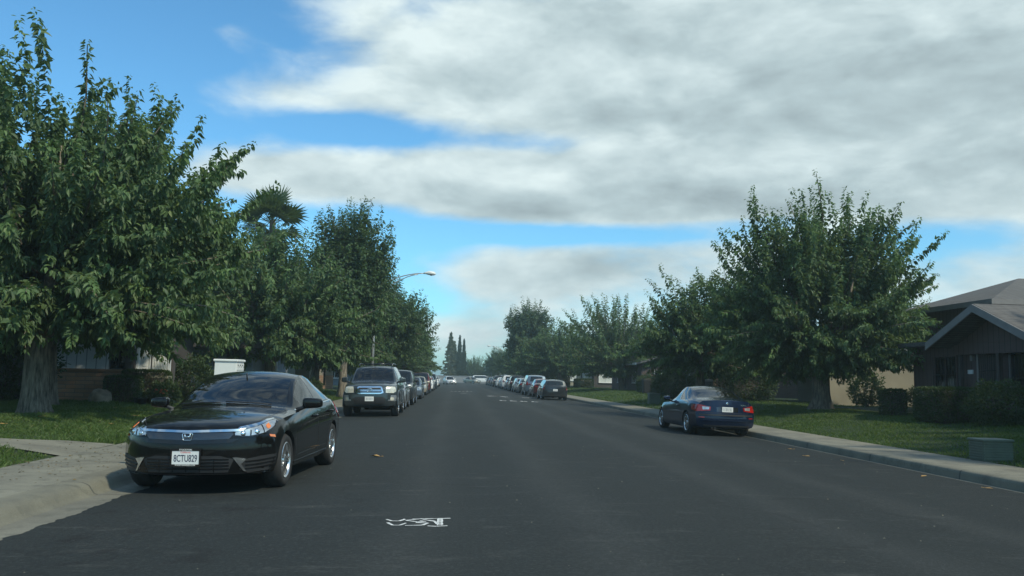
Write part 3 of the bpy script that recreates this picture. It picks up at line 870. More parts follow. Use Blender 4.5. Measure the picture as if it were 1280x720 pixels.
def cyp(H, Rb, seed):
    def pos(g, n):
        z = H*g.uniform(.02, 1, n); tt = z/H
        r = Rb*np.minimum(1, (1-tt)*1.9)**.8*np.minimum(1, .45 + tt*3)*np.sqrt(g.uniform(.3, 1, n))*(1 + .15*np.sin(z*3))
        a = g.uniform(0, 2*np.pi, n)
        return np.stack([np.cos(a)*r, np.sin(a)*r, z], 1)
    def axis(g, P): return P*np.array([.5, .5, 0]) + np.array([0, 0, 1.]) + g.normal(0, .25, P.shape)
    return leaf_cloud('cypress_crown', seed, 5000, pos, axis, .3, 'leaf_cyp')
def post_mesh(r0_, r1, h, m, n=8):
    w = MB(); w.tube([(0, 0, -.1), (0, 0, h*.5), (0, 0, h)], [r0_, (r0_+r1)/2, r1], n); return w.mesh('post', m)
def simple_tree(name, x, y, crown, trunk, label, group=None, z=-.15):
    t = empty(name, (x, y, z)); tag(t, label, 'tree', group)
    put('trunk', trunk, t); put('crown', crown, t); return t
simple_tree('conifer_tree', -1.0, 214, conifer(12.2, 2.2, 3, 'leaf_pine', 5200), post_mesh(.3, .05, 12.2, M['bark']), 'tall layered conifer standing beyond the crossing left of the two cypresses')
simple_tree('conifer_tree', -.1, 222, conifer(10.5, 1.7, 4, 'leaf_pine', 3000), post_mesh(.25, .05, 9.8, M['bark']), 'shorter conifer half hidden behind the tall layered conifer')
simple_tree('cypress_tree', 1.25, 213, cyp(11.6, .7, 1), post_mesh(.2, .05, 8, M['bark_dark']), 'taller left one of two slender dark cypresses', 'slender cypresses beyond the crossing')
simple_tree('cypress_tree', 2.35, 213, cyp(10.7, .6, 2), post_mesh(.2, .05, 8, M['bark_dark']), 'slightly shorter right one of two slender dark cypresses', 'slender cypresses beyond the crossing')
tree('vase', 5.0, 216, 'spiky mulberry beyond the end wall right of the cypresses', rz=1.5, s=.78, group=BG, z=-.15)
for i, (k, x, y, s) in enumerate([('round', -9, 222, .75), ('low', -16, 205, .9), ('round', -24, 214, .85), ('round', 13, 224, .8), ('low', 22, 208, .9), ('tall', 32, 222, .7), ('round', -38, 220, .9), ('round', 45, 215, .9)]):
    lab = ['tree beyond the crossing left of the tall conifer', 'leafy tree at the far left of the crossing', 'round tree past the left end of the cross street', 'round tree behind the far right corner of the crossing', 'leafy tree at the far right of the crossing', 'tall tree past the right end of the cross street', 'round tree farthest left beyond the cross street', 'round tree farthest right beyond the cross street'][i]
    tree(k, x, y, lab, rz=i*.9, s=s, group=BG, z=-.15)

# fan palm behind the lower tree
def palm(x, y, h):
    g = np.random.default_rng(9)
    root = empty('fan_palm', (x, y, .3)); tag(root, 'fan palm with brown hanging skirt rising behind the left trees', 'palm tree')
    put('trunk', post_mesh(.24, .18, h, M['bark']), root)
    def fronds(n, e0, e1, L0, mat, name, zoff):
        Vs, Fs = [], []; c = 0
        for i in range(n):
            a = g.uniform(0, 2*np.pi); e = math.radians(g.uniform(e0, e1)); L = L0*g.uniform(.8, 1.15)
            d = np.array([math.cos(a)*math.cos(e), math.sin(a)*math.cos(e), math.sin(e)])
            s = np.cross(d, [0, 0, 1]); s /= np.linalg.norm(s); nrm = np.cross(s, d); rl = g.uniform(-.8, .8); s, nrm = s*math.cos(rl) + nrm*math.sin(rl), nrm*math.cos(rl) - s*math.sin(rl)
            b = np.array([0, 0, h + zoff + g.uniform(-.3, .2)]); hub = b + d*L*.52
            Vs += [b - s*.025, b + s*.025, hub + s*.02, hub - s*.02]; Fs.append((c, c+1, c+2, c+3)); c += 4
            m = 13
            for k in range(m):
                t = (k/(m-1)-.5)*math.radians(165)
                dd = d*math.cos(t) + s*math.sin(t)
                ll = L*.55*(1 - .25*abs(t)/1.75)*g.uniform(.9, 1.1)
                q = np.cross(dd, nrm)
                tip = hub + dd*ll - np.array([0, 0, .32])*ll*(.05 + g.random()*.2)
                mid = hub + dd*ll*.55
                Vs += [hub, mid + q*.075 - nrm*.02, tip, mid - q*.075 - nrm*.02]; Fs.append((c, c+1, c+2, c+3)); c += 4
        put(name, npmesh(name, np.array(Vs), np.array(Fs), M[mat]), root)
    fronds(60, -35, 88, 2.3, 'leaf_palm', 'fronds', 0)
    fronds(26, -88, -50, 1.8, 'leaf_dead', 'dead_skirt', -.4)
palm(-12.1, 55, 10.9)

# ------------------------------------------------------------------ hedges, shrubs
def hedge_mesh(name, sx, sy, sz, n, leaf, seed, box=True, mat='leaf_hedge'):
    g = np.random.default_rng(seed)
    if box:
        p = g.uniform(-1, 1, (n, 3)); k = np.argmax(np.abs(p), 1)
        face = g.integers(0, 5, n)
        ax = np.array([0, 0, 1, 1, 2])[face]; sg = np.array([1, -1, 1, -1, 1])[face]
        p[np.arange(n), ax] = sg*g.uniform(.88, 1.04, n)
        rr = (np.abs(p)**8).sum(1)**(1/8); p /= np.maximum(rr, 1)[:, None]
    else:
        p = g.normal(size=(n, 3)); p /= np.linalg.norm(p, axis=1, keepdims=True)
        f = 1 + .16*np.sin(p@np.array([3.1, 2.2, 1.7])*2+seed) + .1*np.sin(p@np.array([-4, 5, 3])*1.6)
        p *= (f*g.uniform(.45, 1.08, n)**.5)[:, None]
    P = p*np.array([sx/2, sy/2, sz/2]) + np.array([0, 0, sz/2])
    P[:, 2] = np.maximum(P[:, 2], .03)
    A = p + g.normal(0, .7, (n, 3)); Nn = g.normal(size=(n, 3)) + np.array([0, 0, .5])
    return leaves_mesh(name, P, A, Nn, leaf*g.uniform(.6, 1.4, n), M[mat])
def hedge(name, x, y, sx, sy, sz, n, leaf, seed, label, box=True, cat='hedge', group=None, mat='leaf_hedge', core=True):
    root = empty(name, (x, y, lawn_z(x, y))); tag(root, label, cat, group)
    put('foliage', hedge_mesh(name, sx, sy, sz, n, leaf, seed, box, mat), root)
    w = MB()
    if box:
        w.bbox(-sx*.44, -sy*.44, -.05, sx*.44, sy*.44, sz*.93, min(sx, sy)*.1)
    else:
        for i in range(5): w.tube([(0, 0, -.1), (math.cos(i*1.3)*sx*.15, math.sin(i*1.3)*sy*.15, sz*.35), (math.cos(i*1.3)*sx*.3, math.sin(i*1.3)*sy*.3, sz*.7)], [.03, .02, .008], 5)
    w.build('branches', M['bark_dark'], root)
    return root
hedge('clipped_hedge', -10.6, 28.05, 1.0, .8, .86, 5000, .045, 1, 'small square clipped hedge in front of the brick wall')
hedge('clipped_hedge', -10.15, 28.75, 1.5, .5, 1.08, 6000, .05, 2, 'taller clipped hedge under the white screens of the brick house')
hedge('shrub', -9.4, 28.4, .95, .8, .75, 2600, .06, 3, 'loose bright green shrub behind the flower pot', box=False, cat='shrub')
hedge('shrub', -10.0, 33, 1.9, 1.4, 1.55, 4500, .08, 4, 'dark rounded shrub against the grey wall', box=False, cat='shrub')
hedge('shrub', -7.7, 47, 1.0, .9, .9, 1800, .07, 5, 'small shrub at the foot of the tall oval tree', box=False, cat='shrub')
hedge('shrub', -9.2, 45, 1.4, 1.0, 1.0, 2000, .08, 6, 'low shrub between the hydrant and the pale trunk', box=False, cat='shrub')
hedge('clipped_hedge', 14.1, 23.3, 1.3, 1.5, .95, 9000, .05, 7, 'large dark clipped hedge left of the porch door')
hedge('shrub', 14.2, 21.1, 1.5, 1.9, 1.15, 6000, .055, 8, 'large loose dark shrub in front of the porch window on the right', box=False, cat='shrub')
hedge('clipped_hedge', 14.4, 26.9, .6, .7, .85, 3500, .05, 9, 'small square hedge at the corner of the brown house')
hedge('shrub', 18.9, 37.6, 1.5, 1.2, 1.6, 2600, .09, 10, 'wispy shrub against the beige wall', box=False, cat='shrub', mat='leaf_mul')
hedge('shrub', 21.3, 37.6, 1.0, .9, .9, 1500, .07, 11, 'small shrub at the right end of the beige wall', box=False, cat='shrub')
hedge('clipped_hedge', 15.9, 58, 1.6, 4.0, 1.3, 5000, .08, 12, 'dark clipped hedge beneath the windows of the brown middle house')
hedge('clipped_hedge', 15.5, 66, 1.6, 2.6, 1.25, 4000, .08, 13, 'dark hedge right of the fountain shaped mulberry')
hedge('clipped_hedge', 14.8, 96, 1.6, 5.0, 1.0, 3500, .1, 14, 'low hedge under the white far window')
hedge('clipped_hedge', 13.2, 104, 1.6, 6.0, 1.2, 3500, .1, 15, 'low hedge under the yellow far window')
hedge('shrub', 16.5, 72, 1.6, 1.6, 1.4, 2000, .1, 16, 'rounded shrub behind the trunk of the fountain shaped mulberry', box=False, cat='shrub')
hedge('shrub', 15.2, 42.5, 2.6, 2.0, 2.0, 4500, .09, 21, 'dense dark shrub left of the beige wall', box=False, cat='shrub')
hedge('shrub', 12.9, 49, 2.6, 2.0, 1.7, 4500, .09, 22, 'dense dark shrub behind the roof of the navy coupe', box=False, cat='shrub')
hedge('shrub', 16.3, 51.5, 2.6, 2.0, 2.1, 4500, .09, 23, 'tall dark shrub beside the pale cabinet', box=False, cat='shrub')

gl = np.random.default_rng(5); n = 330
lx = np.concatenate([gl.normal(-5.4, .55, n), gl.uniform(-9, -5.9, 60)]); ly = np.concatenate([gl.normal(12.9, 1.5, n), gl.uniform(13.6, 15.2, 60)])
k_ = (lx > -6.0) & (lx < -4.2) | ((ly > 13.8) & (ly < 15.0)); lx, ly = lx[k_], ly[k_]
lz = np.array([max(.014, lerpk(-x, [(4.2, .0), (4.62, .013), (5.9, .034), (6.2, .06)])) if x > -6.1 else lawn_z(x, y) + .03 for x, y in zip(lx, ly)]) + .012
Pl = np.stack([lx, ly, lz], 1); an = gl.uniform(0, 6.28, len(lx))
Al = np.stack([np.cos(an), np.sin(an), gl.normal(0, .15, len(lx))], 1); Nl = np.stack([gl.normal(0, .3, len(lx)), gl.normal(0, .3, len(lx)), np.ones(len(lx))], 1)
tag(put('leaf_litter', leaves_mesh('leaf_litter', Pl, Al, Nl, gl.uniform(.01, .045, len(lx)), M['leaf_dead'])), 'crumbled dry leaf litter scattered over the left pavement', 'leaf litter', kind='stuff')
hedge('shrub', -13.6, 26.3, 3.2, 1.6, 1.9, 7000, .09, 31, 'dark leafy shrub left of the thick pale trunk', box=False, cat='shrub')
hedge('shrub', -15.6, 24.0, 2.6, 1.8, 1.8, 5000, .09, 32, 'dark leafy shrub at the far left edge behind the trunk', box=False, cat='shrub')

# ------------------------------------------------------------------ vehicles
def text_mesh(s, size, mat, ext=.0015, sx=1., align='CENTER'):
    cu_ = bpy.data.curves.new('txt', 'FONT'); cu_.body = s; cu_.size = size; cu_.extrude = ext
    cu_.offset = size*.012; cu_.align_x = align; cu_.align_y = 'CENTER'
    o = bpy.data.objects.new('txt', cu_); COL.objects.link(o)
    dg = bpy.context.evaluated_depsgraph_get()
    me = bpy.data.meshes.new_from_object(o.evaluated_get(dg))
    bpy.data.objects.remove(o); bpy.data.curves.remove(cu_)
    me.transform(Matrix.Diagonal((sx, 1, 1, 1)))
    me.materials.clear(); me.materials.append(mat)
    return me

def pchip(keys):
    k = sorted(keys); x = np.array([a for a, _ in k], float); y = np.array([b for _, b in k], float)
    h = np.diff(x); d = np.diff(y)/h; m = np.zeros(len(x))
    for i in range(1, len(x)-1):
        if d[i-1]*d[i] > 0:
            w1, w2 = 2*h[i]+h[i-1], h[i]+2*h[i-1]
            m[i] = (w1+w2)/(w1/d[i-1]+w2/d[i])
    m[0], m[-1] = d[0], d[-1]
    def f(t):
        t = min(max(t, x[0]), x[-1]); i = min(int(np.searchsorted(x, t, 'right'))-1, len(h)-1); i = max(i, 0)
        s = (t-x[i])/h[i]
        return float((1+2*s)*(1-s)**2*y[i] + s*(1-s)**2*h[i]*m[i] + s*s*(3-2*s)*y[i+1] + s*s*(s-1)*h[i]*m[i+1])
    return f

MI = dict(paint=0, trim=1, wind=2, rear=3, fr=4, rr=5, fl=6, rl=7, black=8)
class Car:
    def __init__(s, sp):
        s.sp = sp
        s.fn = {k: pchip(sp[k]) for k in ('zt', 'zb', 'wm', 'wb', 'wr', 'dr')}
        s.bow = pchip(sp.get('bow', [(-3, 0), (3, 0)])); s.sh = pchip(sp.get('sh', [(-3, 0), (3, 0)]))
        s.parts = []
        s.build_body()
    def section(s, y):
        sp = s.sp; f = s.fn
        zt, zB, wM, wB, wR, dr = (f[k](y) for k in ('zt', 'zb', 'wm', 'wb', 'wr', 'dr'))
        z0 = sp['z0'] + max(0, y - sp['yF'] - .35)*sp.get('nose_up', .08) + max(0, sp['yR'] - .4 - y)*sp.get('tail_up', .12)
        h = zB - z0
        p6 = np.array([wB, zB]); p9 = np.array([wR, zt-dr])
        H = max(0, p9[1]-p6[1])
        def g(t, bul=0): 
            q = p6 + (p9-p6)*t; q = q.copy(); q[0] += bul*H; return q
        pts = [(0, z0-.012), (.8*wM, z0), (wM-.06, z0+.02), (wM-.018, z0+.10), (wM-.004, z0+.32*h), (wM, z0+.55*h), (wM-.006, z0+.74*h), (lerpk(.55, [(0, wM), (1, wB)]), z0+.90*h),
               tuple(p6), tuple(g(.07, .012)), tuple(g(.36, .045)), tuple(g(.66, .045)), tuple(g(.92, .012)), tuple(p9)]
        for t in (.92, .78, .62, .46, .31, .15, 0): pts.append((wR*t, zt - dr*t**2.3))
        return pts
    def warp(s, x, y, z):
        sp = s.sp; W2 = sp['W']/2; L2 = sp['L']/2
        ax = min(1, abs(x)/W2)
        zB = s.fn['zb'](y)
        yy = y
        if z > zB: yy += s.sh(y)*(z-zB)
        yy -= s.bow(y)*ax*ax
        yf0 = sp['wf0']; yr0 = sp['wr0']
        if y > yf0:
            w = ((y-yf0)/(L2-yf0))**1.5
            yy -= w*(sp['kf']*ax**sp['pf'] + lerpk(z, sp['proff']))
        if y < yr0:
            w = ((yr0-y)/(L2+yr0))**1.5
            yy += w*(sp['kr']*ax**sp['pr'] + lerpk(z, sp['profr']))
        return (x, yy, z)
    def build_body(s):
        sp = s.sp; L2 = sp['L']/2
        must = [L2, -L2, sp['w0'], sp['w1']] + ([sp['r0'], sp['r1']] if 'r0' in sp else []) + list(sp['sw'])
        ys = set(round(v, 4) for v in must)
        for v in np.linspace(-L2, L2, 58):
            if min(abs(v-u) for u in ys) > .035: ys.add(round(float(v), 4))
        ys = sorted(ys, reverse=True)
        secs = [s.section(y) for y in ys]
        n = len(secs[0]); m = 2*n-2
        bm = bmesh.new(); rings = []
        for y, sec in zip(ys, secs):
            ring = [bm.verts.new(s.warp(x, y, z)) for x, z in sec]
            ring += [bm.verts.new(s.warp(-x, y, z)) for x, z in sec[-2:0:-1]]
            rings.append(ring)
        def idx(i, side): return i if side > 0 or i in (0, n-1) else m - i
        for j in range(len(ys)-1):
            ym = (ys[j]+ys[j+1])/2
            for side in (1, -1):
                for i in range(n-1):
                    a, b = idx(i, side), idx(i+1, side)
                    q = [rings[j][a], rings[j][b], rings[j+1][b], rings[j+1][a]]
                    f = bm.faces.new(q if side > 0 else q[::-1]); f.smooth = True
                    mi = 0
                    if i >= 14 and sp['w1'] < ym < sp['w0']: mi = MI['wind']
                    elif i >= 14 and 'r0' in sp and sp['r1'] < ym < sp['r0']: mi = MI['rear']
                    elif 9 <= i <= 11:
                        c0 = s.section(ym); Hh = c0[13][1]-c0[8][1]
                        for (a0, a1, nm) in sp['win']:
                            if a1 < ym < a0 and Hh > .06:
                                mi = MI['black'] if nm == 'p' else MI[nm + ('r' if side > 0 else 'l')]
                    elif i <= 1: mi = MI['trim']
                    f.material_index = mi
        K = 12
        for end in (0, -1):
            sec = secs[end]; y = ys[end]; ring = rings[end]; rows = []
            for i in range(1, n-1):
                x, z = sec[i]; row = [ring[i]]
                for k in range(1, K): 
                    xx = x*(1-2*k/K)
                    zz = z + (0 if i < 13 else 0)
                    row.append(bm.verts.new(s.warp(xx, y, zz)))
                row.append(ring[m-i]); rows.append(row)
            def face(q):
                f = bm.faces.new(q if end == 0 else q[::-1]); f.smooth = True
            for a, b in zip(rows[:-1], rows[1:]):
                for k in range(K): face([a[k+1], b[k+1], b[k], a[k]])
            for k in range(K):
                face([rows[-1][k+1], ring[n-1], rows[-1][k]]); face([ring[0], rows[0][k+1], rows[0][k]])
        bmesh.ops.recalc_face_normals(bm, faces=bm.faces[:])
        s.bvh = BVHTree.FromBMesh(bm)
        me = bpy.data.meshes.new('shell'); bm.to_mesh(me); bm.free()
        mats = [sp['paint'], M['trim'], M['glass'], M['glass'], M['glass'], M['glass'], M['glass'], M['glass'], M['gloss_black']]
        for q in mats: me.materials.append(q)
        # wheel arches cut out of the shell
        cut = MB()
        Rw = sp['R']*sp.get('arch', 1.12)
        for ya in (sp['yF'], sp['yR']):
            for sd_ in (1, -1):
                x0, x1 = sd_*(sp['W']/2 - .30), sd_*(sp['W']/2 + .25)
                cut.lathe([(0.001, min(x0, x1)), (Rw, min(x0, x1)), (Rw, max(x0, x1)), (0.001, max(x0, x1))], 40, axis='x', c=(0, ya, sp['R'] + sp.get('arch_up', .0)))
        cm = cut.mesh('cut', M['trim'])
        for p in cm.polygons: p.material_index = 0
        cm.materials.clear(); 
        for q in mats: cm.materials.append(q)
        cm.polygons.foreach_set('material_index', [1]*len(cm.polygons))
        o = bpy.data.objects.new('t', me); c = bpy.data.objects.new('c', cm); COL.objects.link(o); COL.objects.link(c)
        md = o.modifiers.new('b', 'BOOLEAN'); md.operation = 'DIFFERENCE'; md.object = c; md.solver = 'EXACT'
        dg = bpy.context.evaluated_depsgraph_get()
        res = bpy.data.meshes.new_from_object(o.evaluated_get(dg))
        bpy.data.objects.remove(o); bpy.data.objects.remove(c)
        s.split(res, mats)
    def split(s, me, mats):
        names = {2: 'windshield', 3: 'rear_window', 4: 'side_window', 5: 'side_window', 6: 'side_window', 7: 'side_window'}
        groups = [((0, 1, 8), 'body')] + [((k,), v) for k, v in names.items()]
        for ids, nm in groups:
            bm = bmesh.new(); bm.from_mesh(me)
            bmesh.ops.delete(bm, geom=[f for f in bm.faces if f.material_index not in ids], context='FACES')
            if not bm.faces: bm.free(); continue
            if nm != 'body':
                for f in bm.faces: f.material_index = 0
            out = bpy.data.meshes.new(s.sp['key'] + '_' + nm); bm.to_mesh(out); bm.free()
            if nm == 'body':
                for q in mats: out.materials.append(q)
                out.set_sharp_from_angle(angle=R(38))
            else:
                g = M['glass_tint'] if (s.sp.get('tint') and ids[0] in s.sp['tint']) else M['glass']
                out.materials.append(g)
            s.parts.append((nm, out, None))
    # ---- panels draped on the shell
    def frame(s, fr):
        sp = s.sp
        if fr == 'F': return lambda u, v: (Vector((u, 4, v)), Vector((0, -1, 0)))
        if fr == 'R': return lambda u, v: (Vector((u, -4, v)), Vector((0, 1, 0)))
        if fr == 'S': return lambda u, v: (Vector((3, u, v)), Vector((-1, 0, 0)))
        if fr == 'T': return lambda u, v: (Vector((u, v, 4)), Vector((0, 0, -1)))
        if fr == 'FA':
            yc = sp['L']/2 - 1.05
            return lambda u, v: (Vector((3*math.sin(R(u)), yc + 3*math.cos(R(u)), v)), Vector((-math.sin(R(u)), -math.cos(R(u)), 0)))
        yc = -sp['L']/2 + 1.05
        return lambda u, v: (Vector((3*math.sin(R(u)), yc - 3*math.cos(R(u)), v)), Vector((-math.sin(R(u)), math.cos(R(u)), 0)))
    def drape(s, fr, poly, eps=.004, step=None, skirt=.012):
        ang = fr in ('FA', 'RA')
        sc = 58. if ang else 1.        # degrees per metre, roughly
        P = [Vector((p[0]/sc, p[1])) for p in poly]
        step = step or .035
        edge = []
        for a, b in zip(P, P[1:] + P[:1]):
            k = max(1, int((b-a).length/step))
            edge += [a.lerp(b, i/k) for i in range(k)]
        x0, x1 = min(p.x for p in P), max(p.x for p in P); y0, y1 = min(p.y for p in P), max(p.y for p in P)
        def inside(q):
            c = False; j = len(P)-1
            for i in range(len(P)):
                if (P[i].y > q.y) != (P[j].y > q.y) and q.x < (P[j].x-P[i].x)*(q.y-P[i].y)/(P[j].y-P[i].y)+P[i].x: c = not c
                j = i
            return c
        inner = []
        x = x0 + step/2
        while x < x1:
            y = y0 + step/2
            while y < y1:
                q = Vector((x, y))
                if inside(q) and min((q-e).length for e in edge) > step*.45: inner.append(q)
                y += step
            x += step
        ne = len(edge)
        vs_, es, fs, *_ = delaunay_2d_cdt(edge + inner, [(i, (i+1) % ne) for i in range(ne)], [], 1, 1e-6)
        f = s.frame(fr); out = []; nr = []
        last = None
        for q in vs_:
            o, d = f(q.x*sc, q.y)
            h, nrm, _, _ = s.bvh.ray_cast(o, d)
            if h is None: h, nrm, _, _ = s.bvh.find_nearest(o + d*2.2)
            if nrm.dot(d) > 0: nrm = -nrm
            out.append(h); nr.append(nrm)
        n = len(out)
        V = [p + m_*eps for p, m_ in zip(out, nr)]
        F = [list(t) for t in fs]
        cnt = {}
        for t in F:
            for a, b in zip(t, t[1:]+t[:1]): cnt[(a, b)] = cnt.get((a, b), 0)+1
        bd = [(a, b) for (a, b) in cnt if (b, a) not in cnt]
        mp = {}
        for a, b in bd:
            for q in (a, b):
                if q not in mp: mp[q] = len(V); V.append(out[q] - nr[q]*skirt)
        F2 = [[b, a, mp[a], mp[b]] for a, b in bd]
        return V, F, F2
    def panel(s, name, mat, fr, poly, eps=.004, mirror=True, step=None, parent=None, both=None):
        V, F, F2 = s.drape(fr, poly, eps, step)
        def mk(V, flip):
            mb = MB(); mb.add(V, F, 0, True); mb.add(V, F2, 0, False)
            return mb.mesh(s.sp['key']+'_'+name, mat)
        i0 = len(s.parts)
        s.parts.append((name, mk(V, False), parent))
        if mirror: s.parts.append((name, mk([Vector((-p.x, p.y, p.z)) for p in V], True), parent if parent is None else parent+1))
        return i0
    def multi(s, name, mat, items, mirror=True, parent=None, sep=False):
        """several draped pieces in one mesh per side (slats), or one mesh each (shut lines)"""
        D = []
        for it in items:
            eps = it[2] if len(it) > 2 else .003
            D.append(s.drape(it[0], it[1], eps, it[3] if len(it) > 3 else .06))
        for sg in ((1, -1) if mirror else (1,)):
            for grp in ([[d] for d in D] if sep else [D]):
                mb = MB()
                for V, F, F2 in grp:
                    W = [Vector((q.x*sg, q.y, q.z)) for q in V]
                    mb.add(W, F, 0, True); mb.add(W, F2, 0, False)
                s.parts.append((name, mb.mesh(s.sp['key']+'_'+name, mat), parent))
        return len(s.parts)-1
    def hit(s, fr, u, v):
        o, d = s.frame(fr)(u, v); h, n, _, _ = s.bvh.ray_cast(o, d)
        return h, n
    def add(s, name, me, parent=None):
        s.parts.append((name, me, parent)); return len(s.parts)-1
    def wheels(s, spokes=5, double=True, rim_mat='alloy', face='alloy'):
        sp = s.sp; Rr = sp['R']; w = sp.get('tw', .205); rr = sp.get('rim', Rr*.70)
        ty = MB()
        hw = w/2
        prof = [(rr-.005, -hw+.02), (rr+.01, -hw+.005), (Rr*.90, -hw-.004), (Rr-.018, -hw+.015), (Rr, -hw+.04), (Rr, -.02), (Rr-.006, 0), (Rr, .02), (Rr, hw-.04), (Rr-.018, hw-.015), (Rr*.90, hw+.004), (rr+.01, hw-.005), (rr-.005, hw-.02)]
        ty.lathe(prof, 36, 0, 'x')
        tyme = ty.mesh('tyre', M['rubber'])
        rm = MB()
        rm.lathe([(rr+.004, hw-.006), (rr-.012, hw-.004), (rr-.022, hw-.03), (rr-.03, -hw+.03), (.001, -hw+.04)], 36, 1, 'x')
        rm.lathe([(rr+.004, hw-.006), (rr-.004, hw+.002), (rr-.014, hw-.004), (rr-.024, hw-.03)], 36, 0, 'x')
        rm.lathe([(.075, hw-.05), (.068, hw-.016), (.05, hw-.012), (.001, hw-.010)], 20, 0, 'x')
        for k in range(spokes):
            for dlt in ((-.15, .15) if double else (0,)):
                a = 2*math.pi*k/spokes; a1 = a + dlt*1.0
                d0 = Vector((0, math.cos(a), math.sin(a))); d1 = Vector((0, math.cos(a1), math.sin(a1)))
                t0 = Vector((0, -math.sin(a), math.cos(a))); hwid = .018 if double else .042
                b = d0*.05 + Vector((hw-.016, 0, 0)); e = d1*(rr-.012) + Vector((hw-.014, 0, 0)); m_ = (b+e)/2 + Vector((.008, 0, 0))
                V = []
                for q, ww in ((b, hwid), (m_, hwid*.8), (e, hwid*1.15)):
                    V += [q + t0*ww, q - t0*ww, q - t0*ww - Vector((.03, 0, 0)), q + t0*ww - Vector((.03, 0, 0))]
                rm.add(V, [(0, 1, 5, 4), (4, 5, 9, 8), (1, 2, 6, 5), (5, 6, 10, 9), (3, 0, 4, 7), (7, 4, 8, 11)], 0)
        rmme = rm.mesh('rim', [M[rim_mat], M['brake']])
        s.wheel = (tyme, rmme)
    def mirrors(s, y, z, mat=None, size=(.20, .10, .14)):
        x0 = s.fn['wb'](y) - .03
        for sg in (1, -1):
            bm = bmesh.new(); bmesh.ops.create_cube(bm, size=1)
            bmesh.ops.bevel(bm, geom=bm.edges[:], offset=.24, segments=3, affect='EDGES', profile=.5)
            for v in bm.verts:
                t = v.co.x + .5
                v.co = Vector((sg*(x0 + .06 + t*size[0]), y + v.co.y*size[1]*(1.1-.25*t) + .02 - .05*t, z + .09 + v.co.z*size[2]*(1-.22*t)))
            mb = MB(); bm.verts.index_update()
            mb.add([v.co.copy() for v in bm.verts], [[v.index for v in f.verts] for f in bm.faces], 0, True); bm.free()
            mb.tube([(sg*(x0-.02), y+.04, z+.0), (sg*(x0+.06), y+.03, z+.03), (sg*(x0+.12), y+.02, z+.06)], [.03, .024, .03], 8, 1)
            s.add('mirror', mb.mesh('mirror', [mat or s.sp['paint'], M['trim']]))
    def plate(s, fr, z, text, w=.305, h=.152, top=None, bottom=None, x=0, off=.0):
        hp, n = s.hit(fr, x, z)
        sg = 1 if fr == 'F' else -1
        d = max((s.hit(fr, x+a, z+b)[0].y*sg) for a in (-.14, 0, .14) for b in (-.06, .06))
        y0 = d + .004 + off
        mb = MB(); a, b = sorted((y0*sg, (y0+.006)*sg))
        mb.bbox(x-w/2, a, z-h/2, x+w/2, b, z+h/2, .0025, 0)
        # raised holder behind it
        mb.box(x-w/2+.02, min((y0-.03)*sg, (y0-.0005)*sg), z-h/2+.02, x+w/2-.02, max((y0-.03)*sg, (y0-.0005)*sg), z+h/2-.02, 1)
        pi = s.add('license_plate', mb.mesh('license_plate', [M['plate'], M['trim']]))
        rot = Matrix.Rotation(math.pi/2, 4, 'X') if sg < 0 else (Matrix.Rotation(math.pi, 4, 'Z') @ Matrix.Rotation(math.pi/2, 4, 'X'))
        def tx(nm, t, size, zz, mat, sx):
            me = text_mesh(t, size, M[mat], .0006, sx)
            me.transform(Matrix.Translation((x, (y0+.0068)*sg, zz)) @ rot); s.add(nm, me, pi)
        if text: 
            tx('plate_number', text, .108, z-.012, 'plate_ink', .60)
        else:
            q = MB()
            g = random.Random(4)
            xx = x - w*.38
            for k in range(7):
                ww = .026
                for r_ in range(3): q.box(xx, min((y0+.0062)*sg, (y0+.0072)*sg), z-.035+r_*.028, xx+ww*g.uniform(.5, 1), max((y0+.0062)*sg, (y0+.0072)*sg), z-.035+r_*.028+.013)
                xx += .035
            s.add('plate_number', q.mesh('plate_number', M['plate_ink']), pi)
        if top:
            fr_ = MB(); e = .016
            for (ax, az, bx, bz) in ((-w/2-e, h/2-.002, w/2+e, h/2+e+.008), (-w/2-e, -h/2-e-.006, w/2+e, -h/2+.002), (-w/2-e, -h/2+.002, -w/2+.003, h/2-.002), (w/2-.003, -h/2+.002, w/2+e, h/2-.002)):
                fr_.box(x+ax, min((y0-.004)*sg, (y0+.0095)*sg), z+az, x+bx, max((y0-.004)*sg, (y0+.0095)*sg), z+bz)
            s.add('plate_frame', fr_.mesh('plate_frame', M['gloss_black']), pi)
            for nm, t, size, zz, mat, sx in (('frame_lettering', top, .026, z+h/2+.010, 'plate', 1.0), ('frame_lettering', bottom, .022, z-h/2-.008, 'plate', .86)):
                me = text_mesh(t, size, M[mat], .0006, sx); me.transform(Matrix.Translation((x, (y0+.0103)*sg, zz)) @ rot); s.add(nm, me, pi)
            me = text_mesh('California', .026, M['plate_red'], .0005, 1.1); me.transform(Matrix.Translation((x, (y0+.0068)*sg, z+.058)) @ rot); s.add('plate_script', me, pi)
        return pi
    def interior(s, rows=2, dash=True):
        sp = s.sp; zf = sp['z0']+.10; W2 = sp['W']/2
        yd = sp['w0'] - .45
        y1 = sp['win'][0][0]-.2; y2 = sp['win'][-1][1] - .1
        y2 = max(y2, -sp['L']/2 + .75); fl = MB(); fl.box(-W2+.16, y2-.25, zf, W2-.16, y1+.5, zf+.05); fl.box(-W2+.16, y2-.4, zf, W2-.16, y2-.25, s.fn['zb'](y2)-.03)
        fl.box(-W2+.14, y2-.2, zf, -W2+.2, y1, s.fn['zb'](0)-.08); fl.box(W2-.2, y2-.2, zf, W2-.14, y1, s.fn['zb'](0)-.08)
        s.add('cabin_floor', fl.mesh('cabin_floor', M['seat']))
